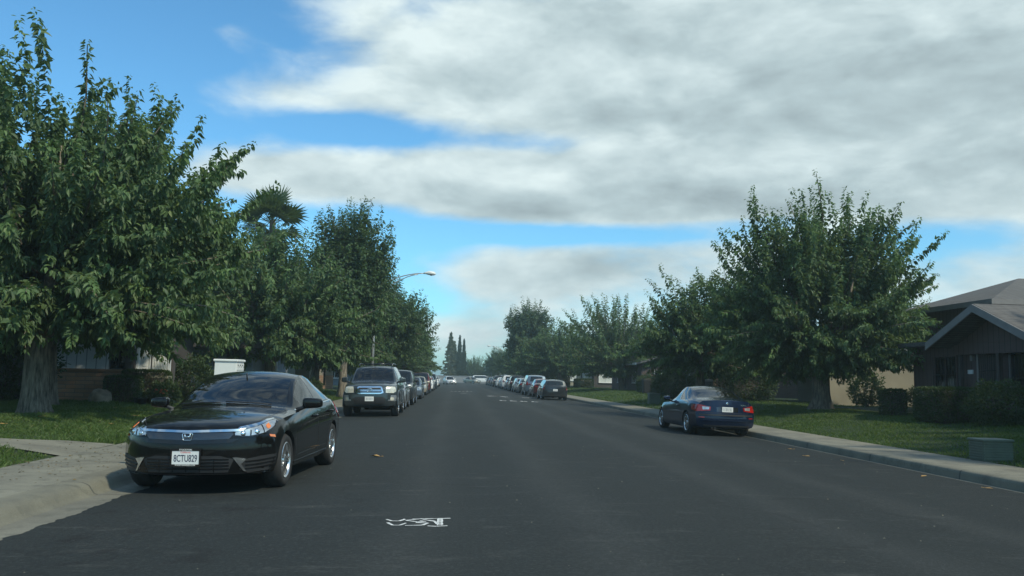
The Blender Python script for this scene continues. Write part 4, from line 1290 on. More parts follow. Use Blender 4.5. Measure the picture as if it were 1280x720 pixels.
        if dash:
            d = MB(); zd = s.fn['zt'](sp['w0']) - .07
            d.bbox(-W2+.2, yd-.28, zf+.3, W2-.2, yd+.22, zd-.03, .05)
            s.add('dashboard', d.mesh('dashboard', M['dash']))
            w = MB(); cx = -.36; cy, cz = yd-.38, zd-.06
            ring = [(cx + .185*math.cos(a), cy + .06*math.sin(a), cz + .175*math.sin(a)) for a in np.linspace(0, 2*math.pi, 21)]
            w.tube(ring, .016, 6, cap=False); w.tube([(cx-.17, cy, cz), (cx+.17, cy, cz)], .014, 5); w.tube([(cx, cy, cz), (cx, cy+.2, cz-.06)], .03, 6)
            s.add('steering_wheel', w.mesh('steering_wheel', M['dash']))
        rt = s.fn['zt'](-.3) 
        ysf = [yd-.95 - k*.88 for k in range(rows)]
        for r_, ya in enumerate(ysf):
            for cx in ((-.36, .36) if r_ == 0 else (-.38, 0, .38)):
                st_ = MB(); hw = .235 if r_ == 0 else .19
                zs = zf + .28
                st_.bbox(cx-hw, ya-.1, zs-.2, cx+hw, ya+.42, zs+.04, .05)
                top = min(rt-.30, zs+.62, s.fn['zt'](ya-.30)-.12)
                V0 = len(st_.v); st_.bbox(cx-hw, ya-.16, zs, cx+hw, ya-.03, top, .05)
                for q in range(V0, len(st_.v)):
                    x, y, z = st_.v[q]; k = (z-zs)/(top-zs); st_.v[q] = (cx+(x-cx)*(1-.25*k), y - .16*k, z)
                if s.fn['zt'](ya-.34) < top+.30: s.add('seat', st_.mesh('seat', M['seat'])); continue
                V0 = len(st_.v); st_.bbox(cx-.13, ya-.34, top+.05, cx+.13, ya-.25, top+.22, .04)
                st_.tube([(cx-.05, ya-.31, top-.03), (cx-.05, ya-.3, top+.08)], .008, 5); st_.tube([(cx+.05, ya-.31, top-.03), (cx+.05, ya-.3, top+.08)], .008, 5)
                s.add('seat', st_.mesh('seat', M['seat']))
        m_ = MB(); m_.bbox(-.12, sp['w1']+.02, rt-.17, .12, sp['w1']+.06, rt-.10, .012); m_.tube([(0, sp['w1']+.04, rt-.1), (0, sp['w1']+.06, rt-.03)], .01, 5)
        s.add('rear_view_mirror', m_.mesh('rear_view_mirror', M['dash']))
    def handle(s, y, z, mat=None, L=.2):
        h, n = s.hit('S', y, z)
        for sg in (1, -1):
            mb = MB(); x = h.x
            mb.tube([(sg*(x-.005), y+L/2, z), (sg*(x+.03), y+L/2-.03, z+.003), (sg*(x+.036), y, z+.004), (sg*(x+.03), y-L/2+.03, z+.003), (sg*(x-.005), y-L/2, z)], [.012, .015, .016, .015, .012], 8)
            s.add('door_handle', mb.mesh('door_handle', mat or s.sp['paint']))
    def instance(s, name, loc, rz, label, group=None, tilt=0., paint_mat=None):
        root = empty(name, loc, rz); root.rotation_euler = (0, tilt, rz)
        tag(root, label, 'car', group)
        objs = []
        for nm, me, par in s.parts:
            o = put(nm, me, root if par is None else objs[par])
            if par is not None: o.parent = objs[par]
            objs.append(o)
            if paint_mat:
                for i, sl in enumerate(o.material_slots):
                    if sl.material == s.sp['paint']:
                        sl.link = 'OBJECT'; sl.material = paint_mat
        tx = s.sp['W']/2 - s.sp.get('tw', .205)/2 - s.sp.get('inset', .02)
        for ya in (s.sp['yF'], s.sp['yR']):
            for sg in (1, -1):
                w = put('wheel', s.wheel[0], root, (sg*tx, ya, s.sp['R']), (0, 0, 0 if sg > 0 else math.pi))
                r_ = put('rim', s.wheel[1], w)
        return root

def rect(x0, z0, x1, z1): return [(x0, z0), (x1, z0), (x1, z1), (x0, z1)]
def astrip(pts, w):
    """strip() for the angular frames: x in degrees, width in metres"""
    return [(a*58., b) for a, b in strip([(x/58., y) for x, y in pts], w)]
def strip(pts, w):
    """thin closed polygon following a polyline"""
    P = [Vector(p) for p in pts]; l, r_ = [], []
    for i, p in enumerate(P):
        t = (P[min(i+1, len(P)-1)] - P[max(i-1, 0)]).normalized(); n = Vector((-t.y, t.x))*w/2
        l.append(tuple(p+n)); r_.append(tuple(p-n))
    return l + r_[::-1]

# --- the black sedan in the foreground
sedan = Car(dict(key='sedan', paint=M['black_paint'], L=4.63, W=1.80, z0=.19, R=.322, tw=.215, rim=.215, yF=1.415, yR=-1.285, wf0=1.30, wr0=-1.2,
    kf=.50, pf=3.2, kr=.42, pr=3.4, proff=[(.1, .10), (.26, .02), (.42, 0.), (.58, .008), (.68, .03), (.76, .075), (.9, .2)], profr=[(.1, .1), (.3, .03), (.55, 0), (.8, .03), (.95, .09), (1.1, .18)],
    zt=[(2.315, .762), (2.2, .812), (2.0, .856), (1.6, .908), (1.2, .948), (.98, .975), (.5, 1.19), (.2, 1.315), (.0, 1.375), (-.35, 1.416), (-.7, 1.405), (-1.0, 1.36), (-1.4, 1.22), (-1.75, 1.075), (-1.9, 1.03), (-2.15, 1.015), (-2.315, .99)],
    zb=[(2.315, .69), (2.1, .745), (1.6, .82), (1.0, .875), (.4, .905), (-.6, .955), (-1.4, .99), (-1.8, .985), (-2.315, .90)],
    wm=[(2.315, .86), (1.8, .885), (1.2, .9), (0, .895), (-1.2, .9), (-1.8, .885), (-2.315, .84)],
    wb=[(2.315, .78), (1.8, .82), (1.0, .84), (0, .845), (-1.2, .84), (-1.8, .80), (-2.315, .74)],
    wr=[(2.315, .66), (1.8, .70), (1.2, .74), (.98, .745), (.5, .67), (.2, .625), (-.1, .60), (-.6, .585), (-1.1, .575), (-1.6, .60), (-1.9, .64), (-2.315, .64)],
    dr=[(2.315, .035), (1.0, .055), (.3, .055), (-.5, .06), (-1.2, .05), (-1.9, .022), (-2.315, .03)],
    bow=[(2.315, 0), (1.7, .0), (1.0, .30), (.5, .22), (.0, .12), (-.5, 0), (-1.0, -.06), (-1.9, -.14), (-2.315, 0)],
    sh=[(2.315, 0), (.1, .0), (-.2, .05), (-1.2, .3), (-1.55, .2), (-1.9, 0), (-2.315, 0)],
    w0=.985, w1=.13, r0=-1.02, r1=-1.86, sw=(.62, -.20, -.27, -1.06, -1.12, -1.32),
    win=[(.62, -.20, 'f'), (-.20, -.27, 'p'), (-.27, -1.06, 'r'), (-1.06, -1.11, 'p'), (-1.11, -1.32, 'r')], tint=(5, 7, 3)))
c = sedan
c.wheels(5, True)
# front: chrome wing, gloss bar, emblem, lamps, intakes
c.panel('chrome_bar', M['chrome'], 'F', [(-.60, .735), (-.52, .705), (0, .690), (.52, .705), (.60, .735), (.52, .732), (0, .716), (-.52, .732)], .020, mirror=False)
c.panel('chrome_bar', M['chrome'], 'FA', [(29, .728), (32, .722), (45, .765), (57, .808), (66, .824), (66, .834), (57, .824), (45, .788), (31, .752)], .012)
c.panel('grille', M['dark_chrome'], 'F', [(-.50, .70), (-.44, .628), (0, .612), (.44, .628), (.50, .70), (0, .688)], .012, mirror=False)
c.panel('grille', M['gloss_black'], 'F', [(-.54, .625), (-.46, .585), (0, .568), (.46, .585), (.54, .625), (.44, .628), (0, .612), (-.44, .628)], .007, mirror=False)
hl = c.panel('headlight', M['lens'], 'FA', [(27.5, .715), (28, .655), (36, .640), (47, .672), (57, .735), (66, .80), (66.5, .822), (57, .806), (45, .762), (31, .718)], .008)
c.multi('lamp_housing', M['gloss_black'], [('FA', astrip([(28, .66), (36, .648), (47, .680), (58, .745), (65, .80)], .016), .012, .03), ('FA', astrip([(37, .655), (37.5, .72)], .014), .012, .03), ('FA', astrip([(46.5, .685), (47, .765)], .014), .012, .03)], False, hl)
c.multi('lamp_housing', M['gloss_black'], [('FA', [(-a, b) for a, b in astrip([(28, .66), (36, .648), (47, .680), (58, .745), (65, .80)], .016)], .012, .03), ('FA', astrip([(-37, .655), (-37.5, .72)], .014), .012, .03), ('FA', astrip([(-46.5, .685), (-47, .765)], .014), .012, .03)], False, hl+1)
for sg in (1, -1):
    for a, z, r_ in ((32.5, .685, .030), (41.5, .705, .033)):
        h, n = c.hit('FA', sg*a, z)
        b = MB(); b.lathe([(.001, .022), (r_*.6, .020), (r_, .012), (r_*1.08, 0), (r_*1.1, -.02)], 20, 0, 'z')
        me = b.mesh('reflector', M['chrome']); q = Vector((0, 0, 1)).rotation_difference(n).to_matrix().to_4x4(); q.translation = h
        me.transform(q); c.add('reflector', me, hl if sg > 0 else hl+1)
am = [(50, .730), (51.5, .722), (54.5, .748), (54.5, .785), (50.5, .762)]
c.multi('turn_signal', M['amber'], [('FA', am, .013, .02)], False, hl)
c.multi('turn_signal', M['amber'], [('FA', [(-a, b) for a, b in am], .013, .02)], False, hl+1)
c.panel('side_marker', M['amber'], 'S', [(1.83, .625), (1.93, .64), (1.935, .665), (1.83, .655)], .006)
c.panel('lower_intake', M['trim'], 'F', [(-.44, .255), (.44, .255), (.50, .40), (.36, .44), (-.36, .44), (-.50, .40)], .004, mirror=False)
c.multi('intake_slats', M['gloss_black'], [('F', rect(-.45, z, .45, z+.014), .012) for z in (.29, .325, .36, .395)] + [('F', rect(x, .26, x+.008, .41), .009) for x in (-.3, -.15, 0, .15, .3)], False)
c.panel('fog_pocket', M['trim'], 'FA', [(31, .285), (36, .245), (50, .262), (56, .30), (57, .44), (44, .425), (33, .395)], .004)
c.multi('fog_slats', M['gloss_black'], [('FA', astrip([(34, z), (44, z+.01), (55, z+.03)], .014), .012, .04) for z in (.29, .33, .37)])
c.panel('fog_trim', M['chrome'], 'FA', [(26.5, .42), (33.2, .265), (35, .258), (31.5, .345), (34.5, .40), (29, .42)], .013)
c.panel('bumper_lip', M['gloss_black'], 'F', [(-.80, .235), (-.5, .215), (.5, .215), (.80, .235), (.78, .25), (.5, .24), (-.5, .24), (-.78, .25)], .016, mirror=False)
# emblem: upright letter in a rounded frame
h, n = c.hit('F', 0, .655)
em = MB(); ey = h.y + .018
fr_ = [(-.052, .038), (.052, .038), (.058, .03), (.045, -.034), (.036, -.04), (-.036, -.04), (-.045, -.034), (-.058, .03)]
em.tube([(x, ey, .655+z) for x, z in fr_ + fr_[:1]], .006, 6)
em.tube([(-.030, ey, .683), (-.022, ey, .63)], .008, 6); em.tube([(.030, ey, .683), (.022, ey, .63)], .008, 6); em.tube([(-.025, ey, .653), (.025, ey, .653)], .008, 6)
c.add('emblem', em.mesh('emblem', M['chrome']))
c.plate('F', .425, '8CTU829', top='STOCKTON', bottom='STOCKTONHONDA.COM', off=.018)
c.mirrors(.60, .90, size=(.24, .12, .15))
c.handle(-.05, .80); c.handle(-1.02, .835)
c.multi('shut_line', M['trim'], [('S', strip([(1.00, .865), (1.06, .75), (1.04, .50), (.98, .26)], .009), .0015, .08), ('S', strip([(-.235, .93), (-.25, .6), (-.26, .25)], .009), .0015, .08), ('S', strip([(-1.16, .97), (-1.10, .75), (-.93, .60), (-.86, .26)], .009), .0015, .08)], sep=True)
c.panel('sill_trim', M['gloss_black'], 'S', [(1.02, .245), (-.86, .245), (-.86, .29), (1.02, .275)], .004)
c.multi('window_chrome', M['chrome'], [('S', strip([(.72, .905), (.2, .918), (-.5, .958), (-1.2, .992)], .012), .004, .08)])
c.panel('door_crease', M['gloss_black'], 'S', strip([(.9, .345), (-.8, .36)], .01), .003)
c.multi('hood_seam', M['trim'], [('T', strip([(.73, .9), (.715, 1.4), (.66, 1.85), (.55, 2.08)], .007), .0015, .08)])
c.panel('taillight', M['red'], 'RA', [(30, .82), (32, .74), (52, .70), (60, .78), (58, .95), (48, .93), (46, .83)], .008)
c.plate('R', .62, '8CTU829')
for x in (-.52, .10):
    wp = MB(); line = []
    for k in range(8):
        xx = x + .56*k/7; yy = .925 - .30*(xx/.9)**2 - .035*(k/7)
        hh, nn = c.hit('T', xx, yy)
        if hh: line.append(hh + nn*.014)
    wp.tube(line, .008, 5); c.add('wiper', wp.mesh('wiper', M['trim']))
c.interior(2)
an = MB(); an.bbox(-.02, -.98, 1.375, .02, -.84, 1.41, .01); c.add('roof_antenna', an.mesh('roof_antenna', M['gloss_black']))
sedan.instance('parked_sedan', (-2.94, 12.60, -.104), math.pi - R(4.2), 'glossy black four door sedan with white licence plate parked nearest on the left', 'cars parked along the left kerb', tilt=R(1.0)).scale = (1.07, 1, 1.045)

# --- dark four wheel drive behind it
suv = Car(dict(key='suv', paint=M['grey_paint'], L=4.80, W=1.91, z0=.30, R=.385, tw=.255, rim=.235, yF=1.53, yR=-1.26, wf0=1.5, wr0=-1.4, arch=1.16, inset=.0, nose_up=.12, tail_up=.1,
    kf=.30, pf=3.6, kr=.16, pr=4., proff=[(.2, .16), (.40, .03), (.55, 0), (.78, .01), (.95, .04), (1.06, .12), (1.2, .3)], profr=[(.3, .06), (.5, 0), (.75, .01), (1.0, .06), (1.3, .12), (1.75, .30)],
    zt=[(2.4, 1.04), (2.25, 1.085), (1.9, 1.13), (1.45, 1.165), (1.2, 1.185), (.75, 1.51), (.5, 1.655), (.25, 1.715), (-.3, 1.745), (-1.4, 1.735), (-2.1, 1.70), (-2.4, 1.66)],
    zb=[(2.4, .95), (2.0, 1.04), (1.3, 1.095), (0, 1.10), (-1.4, 1.11), (-2.4, 1.08)],
    wm=[(2.4, .90), (1.8, .945), (1.2, .955), (-1.8, .955), (-2.4, .90)],
    wb=[(2.4, .84), (1.8, .88), (1.2, .895), (-1.8, .89), (-2.4, .84)],
    wr=[(2.4, .76), (1.8, .79), (1.2, .795), (.5, .69), (0, .665), (-1.4, .665), (-2.4, .65)],
    dr=[(2.4, .045), (1.2, .05), (.5, .06), (-1.4, .06), (-2.4, .06)],
    bow=[(2.4, 0), (1.7, 0), (1.2, .16), (.5, .09), (0, 0), (-2.4, 0)],
    w0=1.2, w1=.5, sw=(.95, -.02, -.10, -1.00, -1.10, -2.05),
    win=[(.95, -.02, 'f'), (-.02, -.10, 'p'), (-.10, -1.00, 'r'), (-1.00, -1.10, 'p'), (-1.10, -2.05, 'r')], tint=(5, 7)))
c = suv
c.wheels(6, False)
c.panel('grille', M['chrome'], 'F', [(-.37, .76), (.37, .76), (.48, .80), (.42, .985), (.36, 1.01), (-.36, 1.01), (-.42, .985), (-.48, .80)], .016, mirror=False)
c.panel('grille_opening', M['trim'], 'F', [(-.37, .80), (.37, .80), (.42, .825), (.375, .955), (-.375, .955), (-.42, .825)], .022, mirror=False)
c.multi('grille_slats', M['chrome'], [('F', rect(-.385, .865, .385, .895), .032, .05), ('F', rect(-.40, .825, .40, .835), .027, .05)], False)
h, n = c.hit('F', 0, .88)
em = MB(); ey = h.y+.042
def ell(a, b, z0=0): return [(a*math.cos(t), ey, .885 + z0 + b*math.sin(t)) for t in np.linspace(0, 2*math.pi, 25)]
em.tube(ell(.085, .058), .010, 6, cap=False); em.tube(ell(.045, .024, .026), .008, 6, cap=False); em.tube(ell(.022, .055), .008, 6, cap=False)
c.add('emblem', em.mesh('emblem', M['chrome']))
c.panel('headlight', M['lens_aged'], 'FA', [(29, .80), (43, .79), (50, .86), (50, .985), (42, 1.0), (31.5, 1.0), (29.5, .92)], .010)
c.panel('bumper_bar', M['grey_paint'], 'F', [(-.70, .58), (.70, .58), (.72, .74), (-.72, .74)], .03, mirror=False)
c.panel('lower_intake', M['trim'], 'F', [(-.50, .44), (.50, .44), (.56, .60), (.46, .66), (-.46, .66), (-.56, .60)], .034, mirror=False)
c.panel('fog_lamp', M['lens_aged'], 'FA', [(40 + 4.2*math.cos(t), .60 + .055*math.sin(t)) for t in np.linspace(0, 2*math.pi, 15)[:-1]], .012, step=.025)
c.panel('corner_bumper', M['silver_paint'], 'FA', [(33, .53), (46, .52), (52, .62), (51, .72), (34, .72)], .007)
c.plate('F', .60, None, off=.034)
c.mirrors(.92, 1.13, M['grey_paint'], (.23, .13, .20))
c.handle(.06, 1.0, M['trim']); c.handle(-.92, 1.0, M['trim'])
c.multi('shut_line', M['trim'], [('S', strip([(1.10, 1.08), (1.12, .8), (1.06, .42)], .01), .002, .1), ('S', strip([(-.06, 1.08), (-.06, .42)], .01), .002, .1), ('S', strip([(-1.06, 1.08), (-1.05, .85), (-.85, .7), (-.78, .42)], .01), .002, .1)], sep=True)
c.panel('side_step', M['trim'], 'S', [(1.02, .34), (-.76, .34), (-.76, .41), (1.02, .41)], .045)
for ya in (c.sp['yF'], c.sp['yR']):
    for sg in (1, -1):
        fl = MB()
        fl.tube([(sg*(.945), ya + .455*math.cos(t), .385 + .455*math.sin(t)) for t in np.linspace(-.12, math.pi+.12, 22)], .028, 6)
        c.add('fender_flare', fl.mesh('fender_flare', M['grey_paint']))
rk = MB()
for sg in (1, -1):
    rk.tube([(sg*.60, .28, 1.70), (sg*.60, .20, 1.775), (sg*.60, -.4, 1.80), (sg*.60, -1.6, 1.79), (sg*.60, -1.95, 1.74), (sg*.60, -2.0, 1.68)], .022, 8)
for y in (-.1, -1.2): rk.tube([(-.6, y, 1.79), (.6, y, 1.79)], .016, 6)
c.add('roof_rack', rk.mesh('roof_rack', M['dark_chrome']))
hs = MB()
hs.bbox(-.42, 1.0, 1.15, .42, 1.72, 1.19, .02)
c.panel('taillight', M['red'], 'RA', [(38, .85), (52, .85), (52, 1.15), (40, 1.15)], .01)
c.panel('rear_window', M['pane'], 'R', [(-.56, 1.16), (.56, 1.16), (.50, 1.56), (-.50, 1.56)], .006, mirror=False)
c.plate('R', .80, None)
c.interior(2)
suv.instance('parked_suv', (-2.88, 29.55 + 2.4, -.098), math.pi, 'dark grey four wheel drive with chrome grille and roof rack parked behind the black sedan', 'cars parked along the left kerb', tilt=R(1.0)).scale = (1, 1, 1.04)

# --- navy coupe on the right, seen from behind
coupe = Car(dict(key='coupe', paint=M['blue_paint'], L=4.49, W=1.757, z0=.17, R=.318, tw=.225, rim=.222, yF=1.50, yR=-1.225, wf0=1.30, wr0=-1.15,
    kf=.42, pf=3.2, kr=.30, pr=3.4, proff=[(.1, .08), (.3, .0), (.5, .0), (.65, .06), (.75, .16), (.9, .3)], profr=[(.1, .12), (.28, .03), (.45, .0), (.58, .0), (.62, .03), (.80, .05), (.98, .09), (1.1, .15)],
    zt=[(2.245, .68), (2.1, .74), (1.8, .80), (1.3, .875), (.9, .93), (.45, 1.13), (.1, 1.285), (-.15, 1.345), (-.45, 1.37), (-.8, 1.35), (-1.05, 1.29), (-1.4, 1.14), (-1.68, 1.035), (-1.8, 1.015), (-2.1, 1.005), (-2.245, .985)],
    zb=[(2.245, .62), (1.8, .74), (1.2, .82), (.5, .86), (-.5, .90), (-1.3, .93), (-1.7, .945), (-2.245, .90)],
    wm=[(2.245, .80), (1.8, .86), (1.2, .878), (-1.3, .878), (-1.8, .865), (-2.245, .82)],
    wb=[(2.245, .74), (1.8, .79), (1.2, .81), (0, .815), (-1.3, .805), (-1.8, .77), (-2.245, .72)],
    wr=[(2.245, .62), (1.3, .70), (.9, .71), (.3, .60), (-.2, .565), (-.8, .575), (-1.2, .60), (-1.68, .675), (-1.9, .66), (-2.245, .63)],
    dr=[(2.245, .035), (.9, .05), (0, .055), (-.8, .055), (-1.4, .045), (-1.8, .02), (-2.245, .025)],
    bow=[(2.245, 0), (1.5, 0), (.9, .22), (.3, .12), (-.3, 0), (-.9, -.05), (-1.7, -.13), (-2.245, 0)],
    sh=[(2.245, 0), (0, 0), (-.35, .25), (-1.0, .42), (-1.5, .25), (-1.8, 0), (-2.245, 0)],
    w0=.9, w1=.06, r0=-.93, r1=-1.66, sw=(.62, -.46, -.52, -1.12),
    win=[(.62, -.46, 'f'), (-.46, -.52, 'p'), (-.52, -1.12, 'r')], tint=(3,)))
c = coupe
c.wheels(5, True)
tl = c.panel('taillight', M['red'], 'RA', [(25, .80), (25.5, .70), (45, .665), (60, .71), (62, .83), (46, .86), (38, .845), (30, .805)], .010)
wl = [(27, .795), (27.5, .73), (36, .715), (37, .80)]
c.multi('reverse_lamp', M['lens'], [('RA', wl, .014, .03)], False, tl)
c.multi('reverse_lamp', M['lens'], [('RA', [(-a, b) for a, b in wl], .014, .03)], False, tl+1)
c.panel('plate_recess', M['dark_chrome'], 'R', [(-.30, .675), (.30, .675), (.30, .80), (-.30, .80)], .003, mirror=False)
c.plate('R', .738, None, h=.135)
c.multi('bumper_strip', M['trim'], [('R', [(-.74, .565), (.74, .565), (.74, .605), (-.74, .605)], .010, .05)], False)
c.multi('bumper_strip', M['blue_paint'], [('R', [(-.66, .42), (.66, .42), (.66, .445), (-.66, .445)], .016, .05)], False)
c.panel('bumper_reflector', M['red'], 'RA', [(33, .50), (41, .50), (41, .525), (33, .525)], .008)
c.panel('lower_valance', M['trim'], 'R', [(-.60, .20), (.60, .20), (.64, .31), (-.64, .31)], .006, mirror=False)
em = MB(); h, n = c.hit('R', 0, .90)
em.lathe([(.001, .008), (.026, .008), (.036, .004), (.037, -.004)], 20, 0, 'y')
me = em.mesh('emblem', M['chrome']); me.transform(Matrix.Translation(h) @ Matrix.Scale(-1, 4, (0, 1, 0))); c.add('emblem', me)
bd = MB()
for k in range(5):
    h, n = c.hit('R', .40 + k*.036, .865); bd.box(h.x-.012, h.y-.008, .85, h.x+.012, h.y, .885 - (.01 if k > 2 else 0))
c.add('boot_badge', bd.mesh('boot_badge', M['chrome']))
ex = MB(); ex.tube([(-.42, -2.0, .23), (-.42, -2.22, .225)], .035, 10); ex.tube([(-.34, -2.0, .23), (-.34, -2.22, .225)], .035, 10); c.add('exhaust_pipe', ex.mesh('exhaust_pipe', M['dark_chrome']))
c.mirrors(.55, .87, size=(.20, .11, .13))
c.handle(-.40, .78)
c.multi('shut_line', M['trim'], [('S', strip([(.98, .81), (1.0, .6), (.95, .24)], .009), .0015, .08), ('S', strip([(-.52, .88), (-.58, .55), (-.55, .24)], .009), .0015, .08)], sep=True)
c.multi('boot_seam', M['trim'], [('R', strip([(-.66, .99), (-.62, .86), (-.60, .64), (.60, .64), (.62, .86), (.66, .99)], .009), .0015, .05)], False)
c.panel('side_moulding', M['trim'], 'S', [(1.12, .55), (-.86, .575), (-.86, .605), (1.12, .58)], .008)
c.multi('window_chrome', M['chrome'], [('S', strip([(.70, .875), (0, .90), (-.7, .925), (-1.15, .94)], .012), .004, .08)])
c.panel('headlight', M['lens'], 'FA', [(30, .62), (50, .62), (56, .70), (45, .72), (30, .70)], .008)
c.panel('grille', M['chrome'], 'F', [(.03, .56), (.20, .57), (.20, .70), (.03, .70)], .01)
c.panel('turn_signal', M['amber'], 'S', [(1.72, .60), (1.84, .60), (1.84, .63), (1.72, .63)], .006)
c.interior(2)
coupe.instance('parked_coupe', (7.42, 22.62 + 2.245, -.112), R(.8), 'navy blue two door coupe with red tail lights parked against the right kerb', 'cars parked along the right kerb', tilt=R(-1.) if False else R(1.1))

# --- simpler builds for the far rows
def generic(key, L, W, H, hood, cowl, head, rear0, rear1, tailz, R_, boxy, paint_m, yF, yR, z0=.2, belt=.62, tint=()):
    """hood: height of the hood edge; cowl/head/rear0/rear1: y of windshield foot, roof front, rear glass top and foot"""
    L2 = L/2; zc = hood + .17; zbB = H*belt
    two_box = rear1 is None
    zt = [(L2, hood), (L2-.15, hood+.05), (L2-.6, hood+.11), (cowl, zc), ((cowl+head)/2, (zc+H)/2 + .03), (head, H-.06), (head-.4, H-.01), (head-.7, H)]
    if two_box: zt += [(-L2+.7, H-.02), (-L2+.25, H-.06), (-L2, H-.11)]
    else: zt += [(rear0+.3, H-.02), (rear0, H-.07), (rear1, tailz+.02), (rear1-.15, tailz), (-L2, tailz-.03)]
    w = W/2
    return Car(dict(key=key, paint=paint_m, L=L, W=W, z0=z0, R=R_, yF=yF, yR=yR, wf0=yF-.1, wr0=yR+.1, rim=R_*.68,
        kf=.36, pf=3.2, kr=.2 if two_box else .32, pr=3.6, proff=[(.1, .1), (.3, .02), (.55, 0), (hood-.06, .05), (hood+.1, .16)],
        profr=[(.1, .1), (.3, .02), (.6, 0), (1., .05), (H, .32 if two_box else .2)], zt=zt,
        zb=[(L2, hood-.07), (L2-.6, hood+.03), (cowl, zbB-.03), (0, zbB), (-L2, zbB-.02 if two_box else tailz-.1)],
        wm=[(L2, w-.05), (L2-.5, w-.01), (0, w), (-L2+.5, w-.01), (-L2, w-.05)],
        wb=[(L2, w-.12), (L2-.5, w-.07), (0, w-.055), (-L2+.5, w-.08), (-L2, w-.13)],
        wr=[(L2, w-.22), (cowl, w-.16), (head, w-.26+boxy), (-.3, w-.29+boxy), (-L2+.7 if two_box else rear0, w-.3+boxy), (-L2, w-.26+boxy if two_box else w-.24)],
        dr=[(L2, .035), (cowl, .05), (0, .06), (-L2, .06 if two_box else .025)],
        bow=[(L2, 0), (cowl+.4, 0), (cowl, .2), (head, .1), (0, 0), (-L2, 0)], sh=[(L2, 0), (-L2, 0)],
        w0=cowl, w1=head, sw=(cowl-.35, -.12, -.2, -L2+.9), tint=tint,
        win=[(cowl-.35, -.12, 'f'), (-.12, -.2, 'p'), (-.2, -L2+(.35 if two_box else 1.05), 'r')], **({} if two_box else dict(r0=rear0, r1=rear1))))
def dress(c, hood, tail, two_box, lens='lens', H=1.5):
    L2 = c.sp['L']/2
    c.wheels(5, False)
    c.panel('headlight', M[lens], 'FA', [(28, hood-.14), (44, hood-.13), (54, hood-.03), (50, hood+.03), (30, hood-.03)], .01, step=.07)
    c.panel('grille', M['trim'], 'F', [(-.42, hood-.2), (.42, hood-.2), (.46, hood-.05), (-.46, hood-.05)], .01, mirror=False, step=.1)
    c.multi('grille_bar', M['chrome'], [('F', rect(-.44, hood-.12, .44, hood-.09), .02, .1)], False)
    c.panel('lower_intake', M['trim'], 'F', [(-.5, c.sp['z0']+.08), (.5, c.sp['z0']+.08), (.5, c.sp['z0']+.2), (-.5, c.sp['z0']+.2)], .008, mirror=False, step=.1)
    if two_box:
        c.panel('taillight', M['red'], 'RA', [(38, tail-.22), (52, tail-.22), (53, tail+.04), (40, tail+.05)], .012, step=.07)
        c.panel('rear_window', M['pane'], 'R', [(-.56, tail+.10), (.56, tail+.10), (.48, H-.17), (-.48, H-.17)], .008, mirror=False, step=.1)
        c.panel('tailgate_trim', M['dark_chrome'], 'R', [(-.34, tail-.16), (.34, tail-.16), (.34, tail-.12), (-.34, tail-.12)], .012, mirror=False, step=.1)
    else:
        c.panel('taillight', M['red'], 'RA', [(30, tail-.22), (50, tail-.24), (56, tail-.1), (40, tail-.06), (31, tail-.08)], .012, step=.07)
    c.panel('rear_bumper', M['trim'], 'R', [(-.7, c.sp['z0']+.08), (.7, c.sp['z0']+.08), (.72, c.sp['z0']+.19), (-.72, c.sp['z0']+.19)], .008, mirror=False, step=.1)
    c.plate('R', tail-.26, None); c.plate('F', hood-.30, None)
    c.mirrors(c.sp['w0']-.38, c.fn['zb'](.4), None, (.19, .11, .13))
    c.handle(0, c.fn['zb'](0)-.12); c.handle(-.85, c.fn['zb'](0)-.11)
    c.interior(2)
    return c
gsedan = dress(generic('gsedan', 4.6, 1.78, 1.44, .70, .95, .1, -.95, -1.65, 1.06, .32, .0, M['silver_paint'], 1.40, -1.30), .70, 1.02, False)
gsuv = dress(generic('gsuv', 4.75, 1.88, 1.76, .98, 1.25, .6, None, None, 1.1, .37, .03, M['dark_paint'], 1.45, -1.35, .26, .63), .98, 1.08, True, 'lens_aged', 1.76)
ghatch = dress(generic('ghatch', 4.25, 1.76, 1.50, .78, 1.15, .35, None, None, 1.0, .32, .01, M['dark_paint'], 1.35, -1.25, .2, .63, (5, 7)), .78, .98, True, 'lens', 1.50)
gvan = dress(generic('gvan', 5.0, 1.95, 1.78, .88, 1.6, .7, None, None, 1.1, .35, .04, M['white_paint'], 1.65, -1.35, .22, .6), .88, 1.08, True, 'lens', 1.78)
LG = 'cars parked along the left kerb'; RG = 'cars parked along the right kerb'
def row(car, name, x, yfront, face_cam, label, group, pm, rz=0):
    L = car.sp['L']
    z = road_z(x) - .004
    t = R(1.1) if x > 2.1 else R(-1.1)
    if face_cam: return car.instance(name, (x, yfront + L/2, z), math.pi + rz, label, group, R(1.1), pm)
    return car.instance(name, (x, yfront + L/2, z), rz, label, group, R(1.1), pm)
row(gsedan, 'parked_sedan', -2.88, 35.6, True, 'silver sedan half hidden between the two dark four wheel drives', LG, M['silver_paint'])
row(gsuv, 'parked_suv', -2.86, 41.2, True, 'dark four wheel drive with yellowed headlamps parked behind the silver sedan', LG, M['dark_paint'])
row(gsedan, 'parked_sedan', -2.8, 52, True, 'grey green sedan with bright headlamp behind the second dark four wheel drive', LG, M['bluegrey_paint'])
row(gsedan, 'parked_sedan', -2.85, 63, True, 'beige sedan parked in front of the maroon four wheel drive', LG, M['beige_paint'])
row(gsuv, 'parked_suv', -2.85, 70, True, 'maroon four wheel drive rising behind the beige sedan', LG, M['maroon_paint'])
row(gsedan, 'parked_sedan', -2.8, 80, True, 'white sedan behind the maroon four wheel drive', LG, M['white_paint'])
row(ghatch, 'parked_hatchback', -2.85, 88, True, 'blue grey hatchback farther along the left row', LG, M['bluegrey_paint'])
